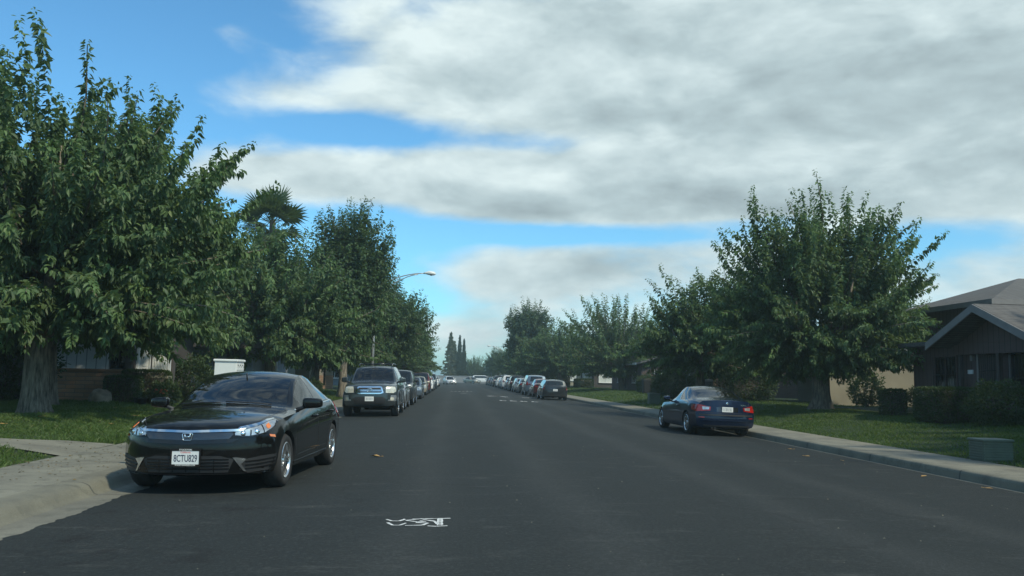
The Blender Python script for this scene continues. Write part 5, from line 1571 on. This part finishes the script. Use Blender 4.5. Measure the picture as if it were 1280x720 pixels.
row(gsuv, 'parked_suv', -2.85, 97, True, 'grey four wheel drive far along the left row', LG, M['grey_paint'])
row(gsedan, 'parked_sedan', -2.85, 110, True, 'white sedan far along the left row beyond the grey four wheel drive', LG, M['white_paint'])
row(ghatch, 'parked_hatchback', -2.85, 122, True, 'silver hatchback near the far end of the left row', LG, M['silver_paint'])
row(gsedan, 'driving_sedan', -.75, 150, True, 'low white sedan coming towards the camera in the left lane far ahead', None, M['white_paint'], R(12))
row(gsedan, 'driving_sedan', 3.9, 178, True, 'pale car turning at the far crossing seen from its front corner', None, M['beige_paint'], R(38))
gvan.instance('passing_van', (6.6, 193.5, -.02), R(-90), 'white van passing along the cross street behind the far cars', None, 0, M['white_paint'])['category'] = 'van'
row(ghatch, 'parked_hatchback', 6.95, 57.6, False, 'dark hatchback with small white plate nearest in the far right row', RG, M['dark_paint']).scale = (1.03, 1, .95)
row(gsedan, 'parked_sedan', 6.98, 64.5, False, 'dark red sedan just ahead of the dark hatchback', RG, M['maroon_paint'])
row(gsuv, 'parked_suv', 6.95, 70.8, False, 'tall silver topped four wheel drive third in the far right row', RG, M['bluegrey_paint'])
row(gsedan, 'parked_sedan', 6.95, 78.5, False, 'grey sedan just past the tall silver topped four wheel drive', RG, M['grey_paint'])
row(ghatch, 'parked_hatchback', 6.95, 85, False, 'silver hatchback right of the road between grey sedan and black wagon', RG, M['silver_paint'])
row(gsuv, 'parked_suv', 6.95, 91, False, 'black four wheel drive halfway along the far right row', RG, M['black_paint'])
row(gsedan, 'parked_sedan', 6.95, 98, False, 'blue grey sedan halfway along the far right row', RG, M['bluegrey_paint'])
row(gvan, 'parked_van', 6.95, 105, False, 'white van standing above the far right row of cars', RG, M['white_paint'])
row(gsedan, 'parked_sedan', 6.95, 113, False, 'silver sedan just past the white van', RG, M['silver_paint'])
row(ghatch, 'parked_hatchback', 6.95, 121, False, 'white hatchback ahead of the silver sedan on the right', RG, M['white_paint'])
row(gsuv, 'parked_suv', 6.95, 130, False, 'dark four wheel drive far along the right row', RG, M['dark_paint'])
row(gsedan, 'parked_sedan', 6.95, 139, False, 'grey sedan near the far end of the right row', RG, M['grey_paint'])
row(gsedan, 'parked_sedan', 6.95, 148, False, 'dark sedan second from the far end of the right row', RG, M['dark_paint'])
row(ghatch, 'parked_hatchback', 6.95, 158, False, 'last dark hatchback at the far end of the right row', RG, M['dark_paint'])

# ------------------------------------------------------------------ houses
class House:
    def __init__(s, name, loc, label, cat='house', group=None):
        s.o = empty(name, loc); tag(s.o, label, cat, group); s.l = Vector(loc)
    def part(s, name, mb, mats, parent=None, label=None):
        o = mb.build(name, mats, parent or s.o, -s.l if parent is None else (0, 0, 0))
        if label: o['label'] = label
        return o
    def window(s, x, y, z, rot, w, h, pane='pane', mull=1, frame='trim_white', bars=False, depth=.07, name='window'):
        """frame standing proud of the wall; local -y looks outward"""
        f = MB(); t = .06
        f.box(-w/2-t, -depth, -t, w/2+t, .02, 0); f.box(-w/2-t, -depth, h, w/2+t, .02, h+t)
        f.box(-w/2-t, -depth, 0, -w/2, .02, h); f.box(w/2, -depth, 0, w/2+t, .02, h)
        for k in range(1, mull+1):
            xx = -w/2 + w*k/(mull+1); f.box(xx-.02, -depth+.012, 0, xx+.02, .015, h)
        if name == 'window': f.box(-w/2-t-.03, -depth-.05, -t-.045, w/2+t+.03, .02, -t-.002)
        o = f.build(name, M[frame], s.o, Vector((x, y, z)) - s.l, (0, 0, rot))
        p = MB(); p.box(-w/2, -.022, 0, w/2, -.006, h)
        p.build('pane', M[pane], o)
        if bars:
            b = MB(); n = max(3, int(w/.14))
            for k in range(n+1): 
                xx = -w/2 + w*k/n; b.tube([(xx, -depth-.04, -.03), (xx, -depth-.04, h+.03)], .009, 5)
            for zz in (.05, h*.5, h-.05): b.tube([(-w/2-.02, -depth-.04, zz), (w/2+.02, -depth-.04, zz)], .008, 5)
            b.build('security_bars', M['iron'], o)
        return o
    def door(s, x, y, z, rot, w=.92, h=2.05, mat='siding_dark', frame='trim_grey', screen=False):
        d = MB(); d.box(-w/2, -.05, 0, w/2, .01, h)
        for zz in (.25, 1.15): d.box(-w/2+.14, -.062, zz, w/2-.14, -.05, zz+.7)
        o = d.build('door', M[mat], s.o, Vector((x, y, z)) - s.l, (0, 0, rot))
        f = MB(); f.box(-w/2-.09, -.08, 0, -w/2-.003, .015, h+.09); f.box(w/2+.003, -.08, 0, w/2+.09, .015, h+.09); f.box(-w/2-.003, -.08, h+.003, w/2+.003, .015, h+.09)
        f.build('door_frame', M[frame], o)
        k = MB(); k.lathe([(.001, .07), (.03, .06), (.032, .03), (.015, 0)], 12, 0, 'y', (w/2-.08, -.12, 1.0)); k.build('handle', M['galv'], o)
        if screen:
            b = MB()
            for i in range(9): 
                xx = -w/2 + .05 + (w-.1)*i/8; b.tube([(xx, -.085, .1), (xx, -.085, h-.1)], .008, 5)
            for zz in (.12, .7, 1.4, h-.12): b.tube([(-w/2+.04, -.085, zz), (w/2-.04, -.085, zz)], .01, 5)
            b.build('security_screen', M['trim_white'] if screen == 'white' else M['iron'], o)
        return o

def gable_roof(mb, x0, x1, y0, y1, ze, zr, axis='x', t=.14):
    """pitched slab; ridge along axis; x0..y1 are the eave lines"""
    if axis == 'x':
        ym = (y0+y1)/2
        mb.prism([(y0, ze), (ym, zr), (y1, ze), (y1, ze+t), (ym, zr+t*1.1), (y0, ze+t)], x0, x1, 'x')
    else:
        xm = (x0+x1)/2
        mb.prism([(x0, ze), (xm, zr), (x1, ze), (x1, ze+t), (xm, zr+t*1.1), (x0, ze+t)], y0, y1, 'y')
def hip_roof(mb, x0, x1, y0, y1, ze, zr):
    dx, dy = x1-x0, y1-y0; r_ = min(dx, dy)/2
    if dx > dy: A, B = (x0+r_, (y0+y1)/2, zr), (x1-r_, (y0+y1)/2, zr)
    else: A, B = ((x0+x1)/2, y0+r_, zr), ((x0+x1)/2, y1-r_, zr)
    v = [(x0, y0, ze), (x1, y0, ze), (x1, y1, ze), (x0, y1, ze), A, B]
    f = [(0, 1, 5, 4), (2, 3, 4, 5), (1, 2, 5), (3, 0, 4)] if dx > dy else [(1, 2, 5, 4), (3, 0, 4, 5), (0, 1, 4), (2, 3, 5)]
    mb.add(v, f + [(3, 2, 1, 0)])
def fascia(mb, x0, x1, y0, y1, z0, z1, t=.03):
    mb.box(x0-t, y0-t, z0, x1+t, y0-.003, z1); mb.box(x0-t, y1+.003, z0, x1+t, y1+t, z1)
    mb.box(x0-t, y0-.003, z0, x0-.003, y1+.003, z1); mb.box(x1+.003, y0-.003, z0, x1+t, y1+.003, z1)

# brick fronted house on the left
h = House('brick_house', (-13.2, 32.5, .28), 'house with tan brick base and white panelled window wall behind the left trees')
w = MB(); w.box(-17.5, 29.15, 0, -10.9, 36, 2.72); h.part('wall', w, M['siding_dark'])
w = MB(); w.box(-10.897, 29.15, 0, -9.45, 29.4, 2.60); h.part('porch_wall', w, M['siding_dark'])
w = MB(); w.box(-13.35, 28.95, 0, -10.93, 29.147, 1.28); w.box(-13.38, 28.9, 1.282, -10.9, 29.147, 1.345); h.part('brick_base', w, M['brick'])
w = MB(); w.box(-13.3, 29.05, 1.347, -11.52, 29.147, 2.45); h.part('panelling', w, M['siding_white'])
h.window(-11.22, 29.147, 1.40, 0, .42, 1.0, 'pane', 1, 'siding_dark', True)
w = MB(); w.box(-10.92, 28.92, 0, -10.64, 29.147, 2.7); h.part('pillar', w, M['siding_dark'])
h.door(-10.36, 29.147, .32, 0, .40, 2.1, 'trim_white', 'trim_white')
h.door(-9.86, 29.147, .32, 0, .50, 2.1, 'curtain', 'trim_white', 'white')
w = MB(); w.box(-9.95, 28.55, .25, -9.42, 28.93, 1.08); w.box(-9.98, 28.52, 1.083, -9.39, 28.95, 1.17); h.part('porch_plinth', w, M['stucco_beige'])
lt = MB(); lt.lathe([(.001, .2), (.05, .18), (.06, .02), (.03, 0)], 10, 0, 'z', (-10.62, 28.86, 2.05)); h.part('porch_lamp', lt, M['trim_white'])
w = MB(); gable_roof(w, -18.1, -10.2, 28.3, 36.8, 2.62, 3.75, 'x'); h.part('roof', w, M['shingle_dark'])
w = MB(); w.box(-18.1, 28.262, 2.58, -10.2, 28.297, 2.78); h.part('fascia', w, M['trim_grey'])
# grey stuccoed house behind it
h = House('grey_house', (-12.8, 42, .28), 'plain blue grey house with low grey shingle roof behind the mailbox cluster')
w = MB(); w.box(-17, 38.1, 0, -8.9, 46, 2.5); h.part('wall', w, M['stucco_grey'])
w = MB(); gable_roof(w, -17.6, -8.4, 37.4, 46.7, 2.42, 3.75, 'x'); h.part('roof', w, M['shingle'])
w = MB(); w.box(-17.6, 37.362, 2.38, -8.4, 37.397, 2.58); h.part('fascia', w, M['siding_dark'])
w = MB(); w.box(-10.05, 38.04, .3, -9.25, 38.097, 2.35); h.part('panel', w, M['siding_dark'])
w = MB(); w.tube([(-10.55, 38.05, .3), (-10.55, 38.05, 2.4)], .03, 6); w.box(-10.63, 37.98, 1.95, -10.47, 38.097, 2.25); h.part('conduit', w, M['stucco_grey'])
h.window(-8.897, 42.2, 1.1, R(90), 1.4, 1.1, 'curtain', 1)
def row_house(x0, x1, y0, y1, zb, ze, zr, wall, roof, label, side, wins, trim='trim_white', low=None, roof_axis='y'):
    h = House('row_house', ((x0+x1)/2, (y0+y1)/2, zb), label)
    w = MB(); w.box(x0, y0, zb-.4, x1, y1, ze); h.part('wall', w, M[wall])
    if low:
        w = MB(); xs_ = x0 if side < 0 else x1
        w.box(xs_-.08 if side < 0 else xs_+.003, y0+.3, zb-.3, xs_-.003 if side < 0 else xs_+.08, y1-.3, zb+.95); h.part('brick_base', w, M[low])
    w = MB(); gable_roof(w, x0-.6, x1+.6, y0-.6, y1+.6, ze-.06, zr, roof_axis); h.part('roof', w, M[roof])
    w = MB()
    w.box(x0-.638, y0-.6, ze-.1, x0-.603, y1+.6, ze+.1) if side < 0 else w.box(x1+.603, y0-.6, ze-.1, x1+.638, y1+.6, ze+.1)
    h.part('fascia', w, M[trim])
    for (kind, a, z, ww, hh, pane) in wins:
        if kind == 's':      # street side
            h.window(x0-.003 if side < 0 else x1+.003, a, z, R(-90) if side < 0 else R(90), ww, hh, pane, 1)
        elif kind == 'f': h.window(a, y0-.003, z, 0, ww, hh, pane, 1)
        elif kind == 'd': h.door(x0-.003 if side < 0 else x1+.003, a, zb+.1, R(-90) if side < 0 else R(90), screen=True)
    return h
row_house(-17, -9.6, 57, 68, .28, 2.75, 4.0, 'stucco_beige', 'shingle', 'beige house behind the trunks of the tall oval tree', 1, [('s', 60, 1.0, 1.5, 1.2, 'curtain'), ('d', 63, 0, 0, 0, 0), ('f', -11.2, 1.0, 1.2, 1.2, 'curtain'), ('f', -13.6, 1.0, 1.2, 1.2, 'curtain')], low='brick')
row_house(-17, -9.8, 82, 94, .28, 2.75, 4.1, 'stucco_grey', 'shingle_dark', 'grey house behind the middle of the left tree row', 1, [('s', 86, 1.0, 1.5, 1.2, 'curtain'), ('d', 89, 0, 0, 0, 0), ('f', -11.4, 1.0, 1.4, 1.2, 'pane')])
row_house(-17, -9.8, 108, 120, .28, 2.75, 4.1, 'stucco_beige', 'shingle', 'beige house far behind the left tree row', 1, [('s', 112, 1.0, 1.5, 1.2, 'curtain'), ('f', -11.4, 1.0, 1.4, 1.2, 'curtain')])
row_house(-18, -10.5, 140, 154, .28, 2.75, 4.1, 'stucco_grey', 'shingle', 'last grey house on the left before the crossing', 1, [('s', 146, 1.0, 1.5, 1.2, 'curtain')])
hC = row_house(20.0, 28, 39.31, 48, .42, 2.85, 4.0, 'stucco_beige', 'shingle', 'beige walled house behind the wide spreading mulberry on the right', -1, [('s', 43, 1.2, 1.4, 1.1, 'pane')], roof_axis='x')
w = MB(); w.box(17.3, 39.0, 0, 23.5, 39.305, 2.78); hC.part('side_wall', w, M['stucco_beige'])
w = MB(); w.box(17.15, 38.93, .2, 17.297, 39.2, 2.5); hC.part('corner_post', w, M['trim_white'])
row_house(17.2, 26, 55.5, 67, .42, 2.8, 3.9, 'brick_brown', 'shingle', 'brown house with pale roof edge seen between the right mulberries', -1, [('s', 58.2, 1.2, 1.6, 1.2, 'pane'), ('s', 61.0, 1.2, .8, 1.2, 'pane'), ('d', 63.2, 0, 0, 0, 0)], trim='trim_grey')
row_house(16.6, 25, 74, 88, .42, 2.85, 4.0, 'siding_brown', 'shingle_dark', 'brown sided house behind the fountain shaped mulberry', -1, [('s', 77, 1.2, 1.3, 1.2, 'pane'), ('s', 84, 1.2, 1.3, 1.2, 'pane'), ('d', 80.5, 0, 0, 0, 0), ('f', 18.4, 1.2, 1.2, 1.1, 'pane')])
row_house(16.2, 25, 97, 111, .42, 2.85, 4.0, 'siding_dark', 'shingle', 'dark house with sunlit white and yellow blinds far on the right', -1, [('s', 102, 1.1, 7.0, 1.3, 'curtain'), ('f', 17.6, 1.1, 1.6, 1.2, 'curtain'), ('s', 108.6, 1.1, 2.6, 1.2, 'curtain_warm')], low='brick')
row_house(16, 25, 124, 138, .42, 2.85, 4.0, 'stucco_beige', 'shingle_dark', 'beige house far along the right row', -1, [('s', 128, 1.2, 1.5, 1.2, 'curtain_warm'), ('f', 17.4, 1.2, 1.3, 1.2, 'curtain')])
row_house(9.3, 18, 205, 216, -.1, 4.9, 6.0, 'stucco_grey', 'shingle_dark', 'two storey grey house beyond the right corner of the crossing', -1, [('f', 11.0, 3.0, 1.4, 1.2, 'pane'), ('f', 14.5, 3.0, 1.4, 1.2, 'pane')])
row_house(3.5, 10, 226, 236, -.1, 2.9, 4.2, 'stucco_beige', 'shingle', 'low beige house behind the end wall and the white van', 1, [('f', 6.0, 1.2, 1.4, 1.2, 'pane')])
row_house(-22, -11, 206, 216, -.1, 2.9, 4.2, 'stucco_beige', 'shingle', 'pale house beyond the left corner of the crossing', 1, [('f', -13.5, 1.2, 1.6, 1.2, 'curtain')])

# brown house with the gabled porch on the right
h = House('porch_house', (20, 24, .42), 'dark brown house with grey edged gable over the porch at the right edge')
w = MB(); w.box(16.1, 18.6, 0, 27, 28.6, 2.72); h.part('wall', w, M['siding_brown'])
w = MB(); gable_roof(w, 15.05, 27, 20.95, 25.95, 2.62, 3.66, 'x'); rf = h.part('roof', w, M['shingle'], label='low gable roof over the porch')
w = MB(); w.prism([(21.3, 2.722), (25.6, 2.722), (23.45, 3.61)], 15.85, 15.95, 'x'); w.box(15.85, 20.9, 2.40, 16.05, 26.0, 2.72); h.part('gable', w, M['siding_brown'])
w = MB()
for ya, yb in ((20.95, 23.45), (25.95, 23.45)):
    w.prism([(ya, 2.53), (yb, 3.57), (yb, 3.80), (ya, 2.76)], 15.0, 15.046, 'x')
h.part('rake_board', w, M['trim_grey'])
for y in (21.4, 25.5, 23.62):
    w = MB(); w.box(15.84, y-.06, 0, 15.96, y+.06, 2.40); h.part('porch_post', w, M['siding_dark'])
for y0, y1 in ((25.96, 28.7), (18.1, 20.94)):
    w = MB(); w.box(15.6, y0, 2.722, 19.4, y1, 2.86); h.part('flat_roof', w, M['shingle_dark'])
h.door(16.097, 24.35, .5, R(-90), .92, 2.0, 'siding_dark', 'trim_grey', True)
h.window(16.097, 26.6, 1.2, R(-90), 1.2, 1.15, 'pane', 1, 'siding_brown', True)
h.window(16.097, 22.5, .95, R(-90), 1.7, 1.45, 'pane', 1, 'trim_grey', True)
h.window(16.097, 20.0, .95, R(-90), 1.3, 1.45, 'pane', 1, 'trim_grey', True)
w = MB(); w.box(16.06, 25.18, 1.80, 16.097, 25.42, 1.93); h.part('number_plaque', w, M['trim_white'])
w = MB(); w.box(15.99, 25.06, 2.2, 16.09, 25.18, 2.38); h.part('porch_lamp', w, M['trim_grey'])
w = MB(); w.box(19.5, 29, 0, 31, 34.6, 4.5); h.part('upper_wall', w, M['siding_brown'])
h.window(22.3, 28.997, 3.35, 0, 1.2, .8, 'pane', 1, 'siding_dark')
w = MB(); hip_roof(w, 18.9, 31.6, 28.35, 35.2, 4.52, 5.75); ur = h.part('upper_roof', w, M['shingle'])
w = MB(); fascia(w, 18.9, 31.6, 28.35, 35.2, 4.34, 4.53); h.part('fascia', w, M['trim_grey'])
for x, y, z, r_, hh in ((22.4, 30.6, 5.1, .09, .5), (23.3, 31.2, 5.4, .04, .75)):
    w = MB(); w.lathe([(r_, z), (r_, z+hh*.7), (r_*1.5, z+hh*.75), (r_*1.5, z+hh*.9), (.001, z+hh)], 10, 0, 'z', (x, y, 0)); h.part('vent_pipe', w, M['galv'])

# end wall beyond the cross street
w = MB(); w.box(-9, 199, -.2, 8.8, 199.25, 1.45); w.box(-9.1, 198.95, 1.452, 8.9, 199.3, 1.55)
tag(w.build('block_wall', M['fence']), 'long grey block wall closing the view beyond the crossing', 'wall')

# ------------------------------------------------------------------ street furniture
def street_light(x, y, hp, reach, rise, label):
    o = empty('street_lamp', (x, y, .02)); tag(o, label, 'street lamp', 'street lamps over the road')
    s = 1 if x < 0 else -1
    p = MB(); p.tube([(0, 0, -.1), (0, 0, hp*.5), (0, 0, hp)], [.11, .09, .065], 12); p.lathe([(.2, 0), (.2, .04), (.13, .08), (.11, .3)], 16); p.build('pole', M['galv'], o)
    a = MB()
    up = [(s*reach*t, 0, hp - .1 + rise*math.sin(t*math.pi/2)**.9) for t in np.linspace(0, 1, 10)]
    lo = [(s*reach*t, 0, hp - .75 + (rise+.62)*math.sin(t*math.pi/2)**.9) for t in np.linspace(0, .86, 9)]
    a.tube(up, .032, 8); a.tube(lo, .028, 8)
    a.tube([up[4], lo[4]], .018, 6); a.tube([up[2], lo[2]], .018, 6)
    a.build('arm', M['galv'], o)
    hd = MB(); ex, ez = up[-1][0], up[-1][2]
    hd.tube([(ex - s*.1, 0, ez), (ex + s*.05, 0, ez+.02), (ex + s*.25, 0, ez+.03), (ex + s*.55, 0, ez+.0), (ex + s*.66, 0, ez-.03)], [.04, .07, .13, .12, .03], 12)
    hd_o = hd.build('lamp_head', M['white_metal'], o)
    ln = MB(); ln.lathe([(.001, -.12), (.08, -.10), (.105, -.05), (.105, -.02)], 14, 0, 'z', (ex + s*.38, 0, ez-.02)); ln.build('lens', M['lens'], hd_o)
    return o
street_light(-4.95, 51.5, 6.75, 3.0, .95, 'bent double arm streetlight reaching over the left row of cars')
street_light(8.9, 150, 6.0, 2.5, 1.0, 'distant double arm streetlight over the right row of cars')
o = empty('white_post', (8.95, 113, .03)); tag(o, 'plain white post standing behind the far right row of cars', 'post')
w = MB(); w.tube([(0, 0, -.1), (0, 0, 2.75)], [.11, .10], 10); w.lathe([(.13, 2.75), (.13, 2.85), (.001, 2.95)], 10); w.build('shaft', M['white_metal'], o)
w = MB(); w.box(-.16, -.16, -.05, .16, .16, .12); w.build('footing', M['curb'], o)

# mailbox cluster
o = empty('mailbox_cluster', (-5.26, 20.2, .03)); tag(o, 'pale grey cluster of mailboxes on a pedestal behind the black sedan', 'mailbox')
w = MB(); w.bbox(-.25, -.34, .62, .25, .34, 1.55, .012); w.bbox(-.28, -.37, 1.552, .28, .37, 1.61, .02); w.build('cabinet', M['white_metal'], o)
w = MB(); w.box(-.12, -.14, -.05, .12, .14, .615); w.box(-.2, -.24, -.05, .2, .24, .04); w.build('pedestal', M['white_metal'], o)
for r_ in range(5):
    for k in range(3):
        d = MB(); y0, z0 = -.31 + k*.21, .68 + r_*.17
        d.bbox(.251, y0, z0, .262, y0+.195, z0+.155, .004); dd = d.build('mail_door', M['white_metal'], o)
        d = MB(); d.lathe([(.014, 0), (.014, .006), (.001, .008)], 10, 0, 'x', (.262, y0+.16, z0+.08)); d.box(.262, y0+.03, z0+.10, .2632, y0+.10, z0+.13); d.build('lock', M['iron'], dd)
d = MB(); d.box(-.08, -.343, 1.2, .02, -.3405, 1.27); d.build('notice_plate', M['trim_grey'], o)

# hydrant
o = empty('fire_hydrant', (-4.8, 28.1, .02)); tag(o, 'yellow fire hydrant on the kerb between the black sedan and the dark four wheel drive', 'fire hydrant')
w = MB(); w.lathe([(.16, -.05), (.16, .05), (.115, .06), (.11, .55), (.15, .56), (.15, .60), (.125, .62), (.11, .70), (.06, .77), (.035, .78), (.035, .83), (.001, .84)], 20); w.build('barrel', M['yellow'], o)
for a in (0, math.pi/2, math.pi):
    w = MB(); w.lathe([(.075, .09), (.075, .15), (.055, .16), (.05, .20), (.02, .205), (.02, .23), (.001, .235)], 14, 0, 'x', (0, 0, .44)); w.build('nozzle_cap', M['yellow'], o, rot=(0, 0, a))

# utility cabinets
o = empty('utility_box', (9.90, 15.05, .035), R(-2)); o.scale = (.76, .76, .82); tag(o, 'ribbed green utility box on the grass at the right edge of the photo', 'utility box')
w = MB(); w.bbox(-.36, -.30, .0, .36, .30, .47, .03)
w.bbox(-.39, -.33, .44, .39, .33, .50, .02); w.build('cabinet', M['box_green'], o)
w = MB()
for k in range(7):
    z = .05 + k*.056
    w.bbox(-.35, -.318, z, .35, -.302, z+.032, .006); w.bbox(.362, -.29, z, .378, .29, z+.032, .006); w.bbox(-.378, -.29, z, -.362, .29, z+.032, .006)
w.build('ribs', M['box_green'], o)
w = MB(); w.tube([(.40, -.05, .30), (.42, -.03, .30), (.42, .05, .30), (.40, .07, .30)], .012, 6); w.build('handle', M['iron'], o)
w = MB(); w.box(-.42, -.36, -.08, .42, .36, .012); w.build('pad', M['curb'], o)
o = empty('utility_box', (10.9, 45.5, lawn_z(10.9, 45.5)), 0); tag(o, 'small weathered grey green utility box on the lawn left of the navy coupe', 'utility box')
w = MB(); w.bbox(-.30, -.26, -.05, .30, .26, .56, .03); w.build('cabinet', M['box_green'], o)
w = MB(); w.bbox(-.33, -.29, .562, .33, .29, .61, .02); w.build('lid', M['box_green'], o)
o = empty('air_conditioner', (15.4, 51, .42), 0); tag(o, 'pale upright cabinet beside the brown house behind the navy coupe', 'air conditioner')
w = MB(); w.bbox(-.4, -.4, 0, .4, .4, 1.1, .03); w.build('casing', M['galv'], o)
w = MB()
for k in range(9): w.box(-.34, -.412, .15+k*.095, .34, -.402, .19+k*.095)
w.build('grille', M['trim_grey'], o)
# boulder
bm = bmesh.new(); bmesh.ops.create_icosphere(bm, subdivisions=4, radius=1)
from mathutils import noise as mnoise
for v in bm.verts:
    n = mnoise.fractal(v.co*1.6 + Vector((3, 1, 2)), 1., 2., 4)
    v.co = Vector((v.co.x*.33, v.co.y*.31, max(v.co.z, -.5)*.35 + .12))*(1 + .10*n)
me = bpy.data.meshes.new('boulder'); bm.to_mesh(me); bm.free(); me.materials.append(M['rock']); me.shade_smooth()
tag(put('boulder', me, None, (-11.1, 27.55, lawn_z(-11.1, 27.5))), 'rounded tan boulder on the lawn against the brick base', 'boulder')
# pots
o = empty('flower_pot', (-9.32, 27.7, lawn_z(-9.3, 27.7))); tag(o, 'terracotta pot of orange red flowers beside the black sedan mirror', 'flower pot')
w = MB(); w.lathe([(.001, 0), (.10, 0), (.14, .22), (.16, .22), (.16, .27), (.13, .27), (.12, .22), (.001, .21)], 16); w.build('pot', M['terracotta'], o)
put('flowers', hedge_mesh('flowers', .36, .36, .3, 500, .05, 44, False, 'leaf_hedge'), o, (0, 0, .2))
w = MB()
for k in range(26):
    a, r_ = random.uniform(0, 6.28), random.uniform(.03, .19); z = .36 + random.uniform(0, .16)
    w.lathe([(.001, .012), (.025, .02), (.03, .03), (.001, .0)], 6, 0, 'z', (r_*math.cos(a), r_*math.sin(a), z))
w.build('petals', M['petal'], o)
o = empty('planter', (-9.85, 27.5, lawn_z(-9.85, 27.5))); tag(o, 'low black planter with small leaves left of the terracotta pot', 'planter')
w = MB(); w.lathe([(.001, 0), (.15, 0), (.2, .2), (.22, .2), (.22, .23), (.19, .23), (.001, .2)], 16); w.build('pot', M['trim'], o)
put('foliage', hedge_mesh('planter_leaves', .36, .36, .22, 400, .05, 45, False), o, (0, 0, .17))
# wheeled bin in the hedge shade of the right middle house
o = empty('wheeled_bin', (14.4, 62.5, lawn_z(14.4, 62.5))); tag(o, 'dark wheeled bin between the hedges of the brown middle house', 'bin')
w = MB(); V0 = 0; w.bbox(-.29, -.34, .06, .29, .34, .98, .04)
for q in range(len(w.v)):
    x, y, z = w.v[q]; k = .78 + .22*z; w.v[q] = (x*k, y*k, z)
w.build('tub', M['trim'], o)
w = MB(); w.bbox(-.31, -.37, .985, .31, .36, 1.05, .025); w.build('lid', M['trim'], o)
for sx in (-.2, .2):
    w = MB(); w.lathe([(.001, -.03), (.1, -.03), (.1, .03), (.001, .03)], 14, 0, 'x', (sx, .3, .1)); w.build('wheel', M['rubber'], o)

# fallen leaves
def fallen(x, y, z, rz, s, label, group, curl=.5):
    V = []
    pr = [(0, 0, 0), (.33, .3, .10), (.40, .62, .16), (.0, 1.1, .05), (-.40, .62, .12), (-.33, .3, .08), (0, .55, .01)]
    mb = MB(); mb.add([(a*s, b*s, c*s*curl + .004) for a, b, c in pr], [(0, 1, 6), (1, 2, 6), (2, 3, 6), (3, 4, 6), (4, 5, 6), (5, 0, 6)])
    mb.tube([(0, -.35*s, .012), (0, 0, .008)], .0035, 4)
    o = mb.build('fallen_leaf', M['fallen'], None, (x, y, z), (random.uniform(-.1, .1), random.uniform(-.1, .1), rz))
    return tag(o, label, 'fallen leaf', group)
fallen(-1.24, 15.0, road_z(-1.2)+.006, 1.2, .17, 'curled orange brown leaf lying alone on the open asphalt', 'fallen leaves', 1.1)
g_ = random.Random(3)
spots = [(-8.7, 17.2), (-7.5, 19.3), (-6.9, 22.5), (-9.6, 24.8), (-8.1, 25.6), (-8.6, 16.1), (-7.2, 26.4), (-6.6, 18.1), (-9.1, 19.6), (-7.9, 21.9), (-10.6, 18.2), (-8.3, 23.5)]
for i, (x, y) in enumerate(spots):
    fallen(x, y, lawn_z(x, y)+.06, g_.uniform(0, 6.28), .15, 'dry tan leaf lying on the left lawn under the mulberries', 'fallen leaves')
for i, (x, y) in enumerate([(7.75, 13.6), (7.6, 16.2), (7.9, 12.2), (7.7, 18.8), (7.2, 17.0)]):
    fallen(x, y, road_z(x)+.006, g_.uniform(0, 6.28), .11, 'small dry leaf lying by the right gutter', 'fallen leaves')
# grit and crumbs on the road
gv = []; gf = []
for k in range(380):
    x = g_.uniform(-3.4, 7.9); y = g_.uniform(4, 34); s_ = g_.choice([.005, .006, .007, .009, .014]); b = len(gv); z = road_z(x)+.002
    a = g_.uniform(0, 6.28)
    for q in range(3): gv.append((x + s_*math.cos(a+q*2.1), y + s_*math.sin(a+q*2.1), z))
    gv.append((x, y, z+s_*.8)); gf += [(b, b+1, b+3), (b+1, b+2, b+3), (b+2, b, b+3)]
mb = MB(); mb.add(gv, gf); tag(mb.build('road_grit', M['gutter']), 'pale grit and crumbs scattered over the asphalt', 'grit', kind='stuff')

# ------------------------------------------------------------------ air: thin haze that also stands in for windscreen glare
w = MB(); w.box(-3050, -3050, -1.3, 3050, 3050, 16.5)
hz = bpy.data.materials.new('haze'); hz.use_nodes = True
nt = hz.node_tree; nt.nodes.remove(nt.nodes['Principled BSDF'])
pv_ = nt.nodes.new('ShaderNodeVolumePrincipled')
pv_.inputs['Color'].default_value = (.70, .92, .95, 1); pv_.inputs['Density'].default_value = .0009; pv_.inputs['Anisotropy'].default_value = .2
nt.links.new(pv_.outputs[0], nt.nodes['Material Output'].inputs['Volume'])
tag(w.build('haze', hz), 'thin pale haze over the whole street, also imitating windscreen glare', 'haze', kind='stuff')
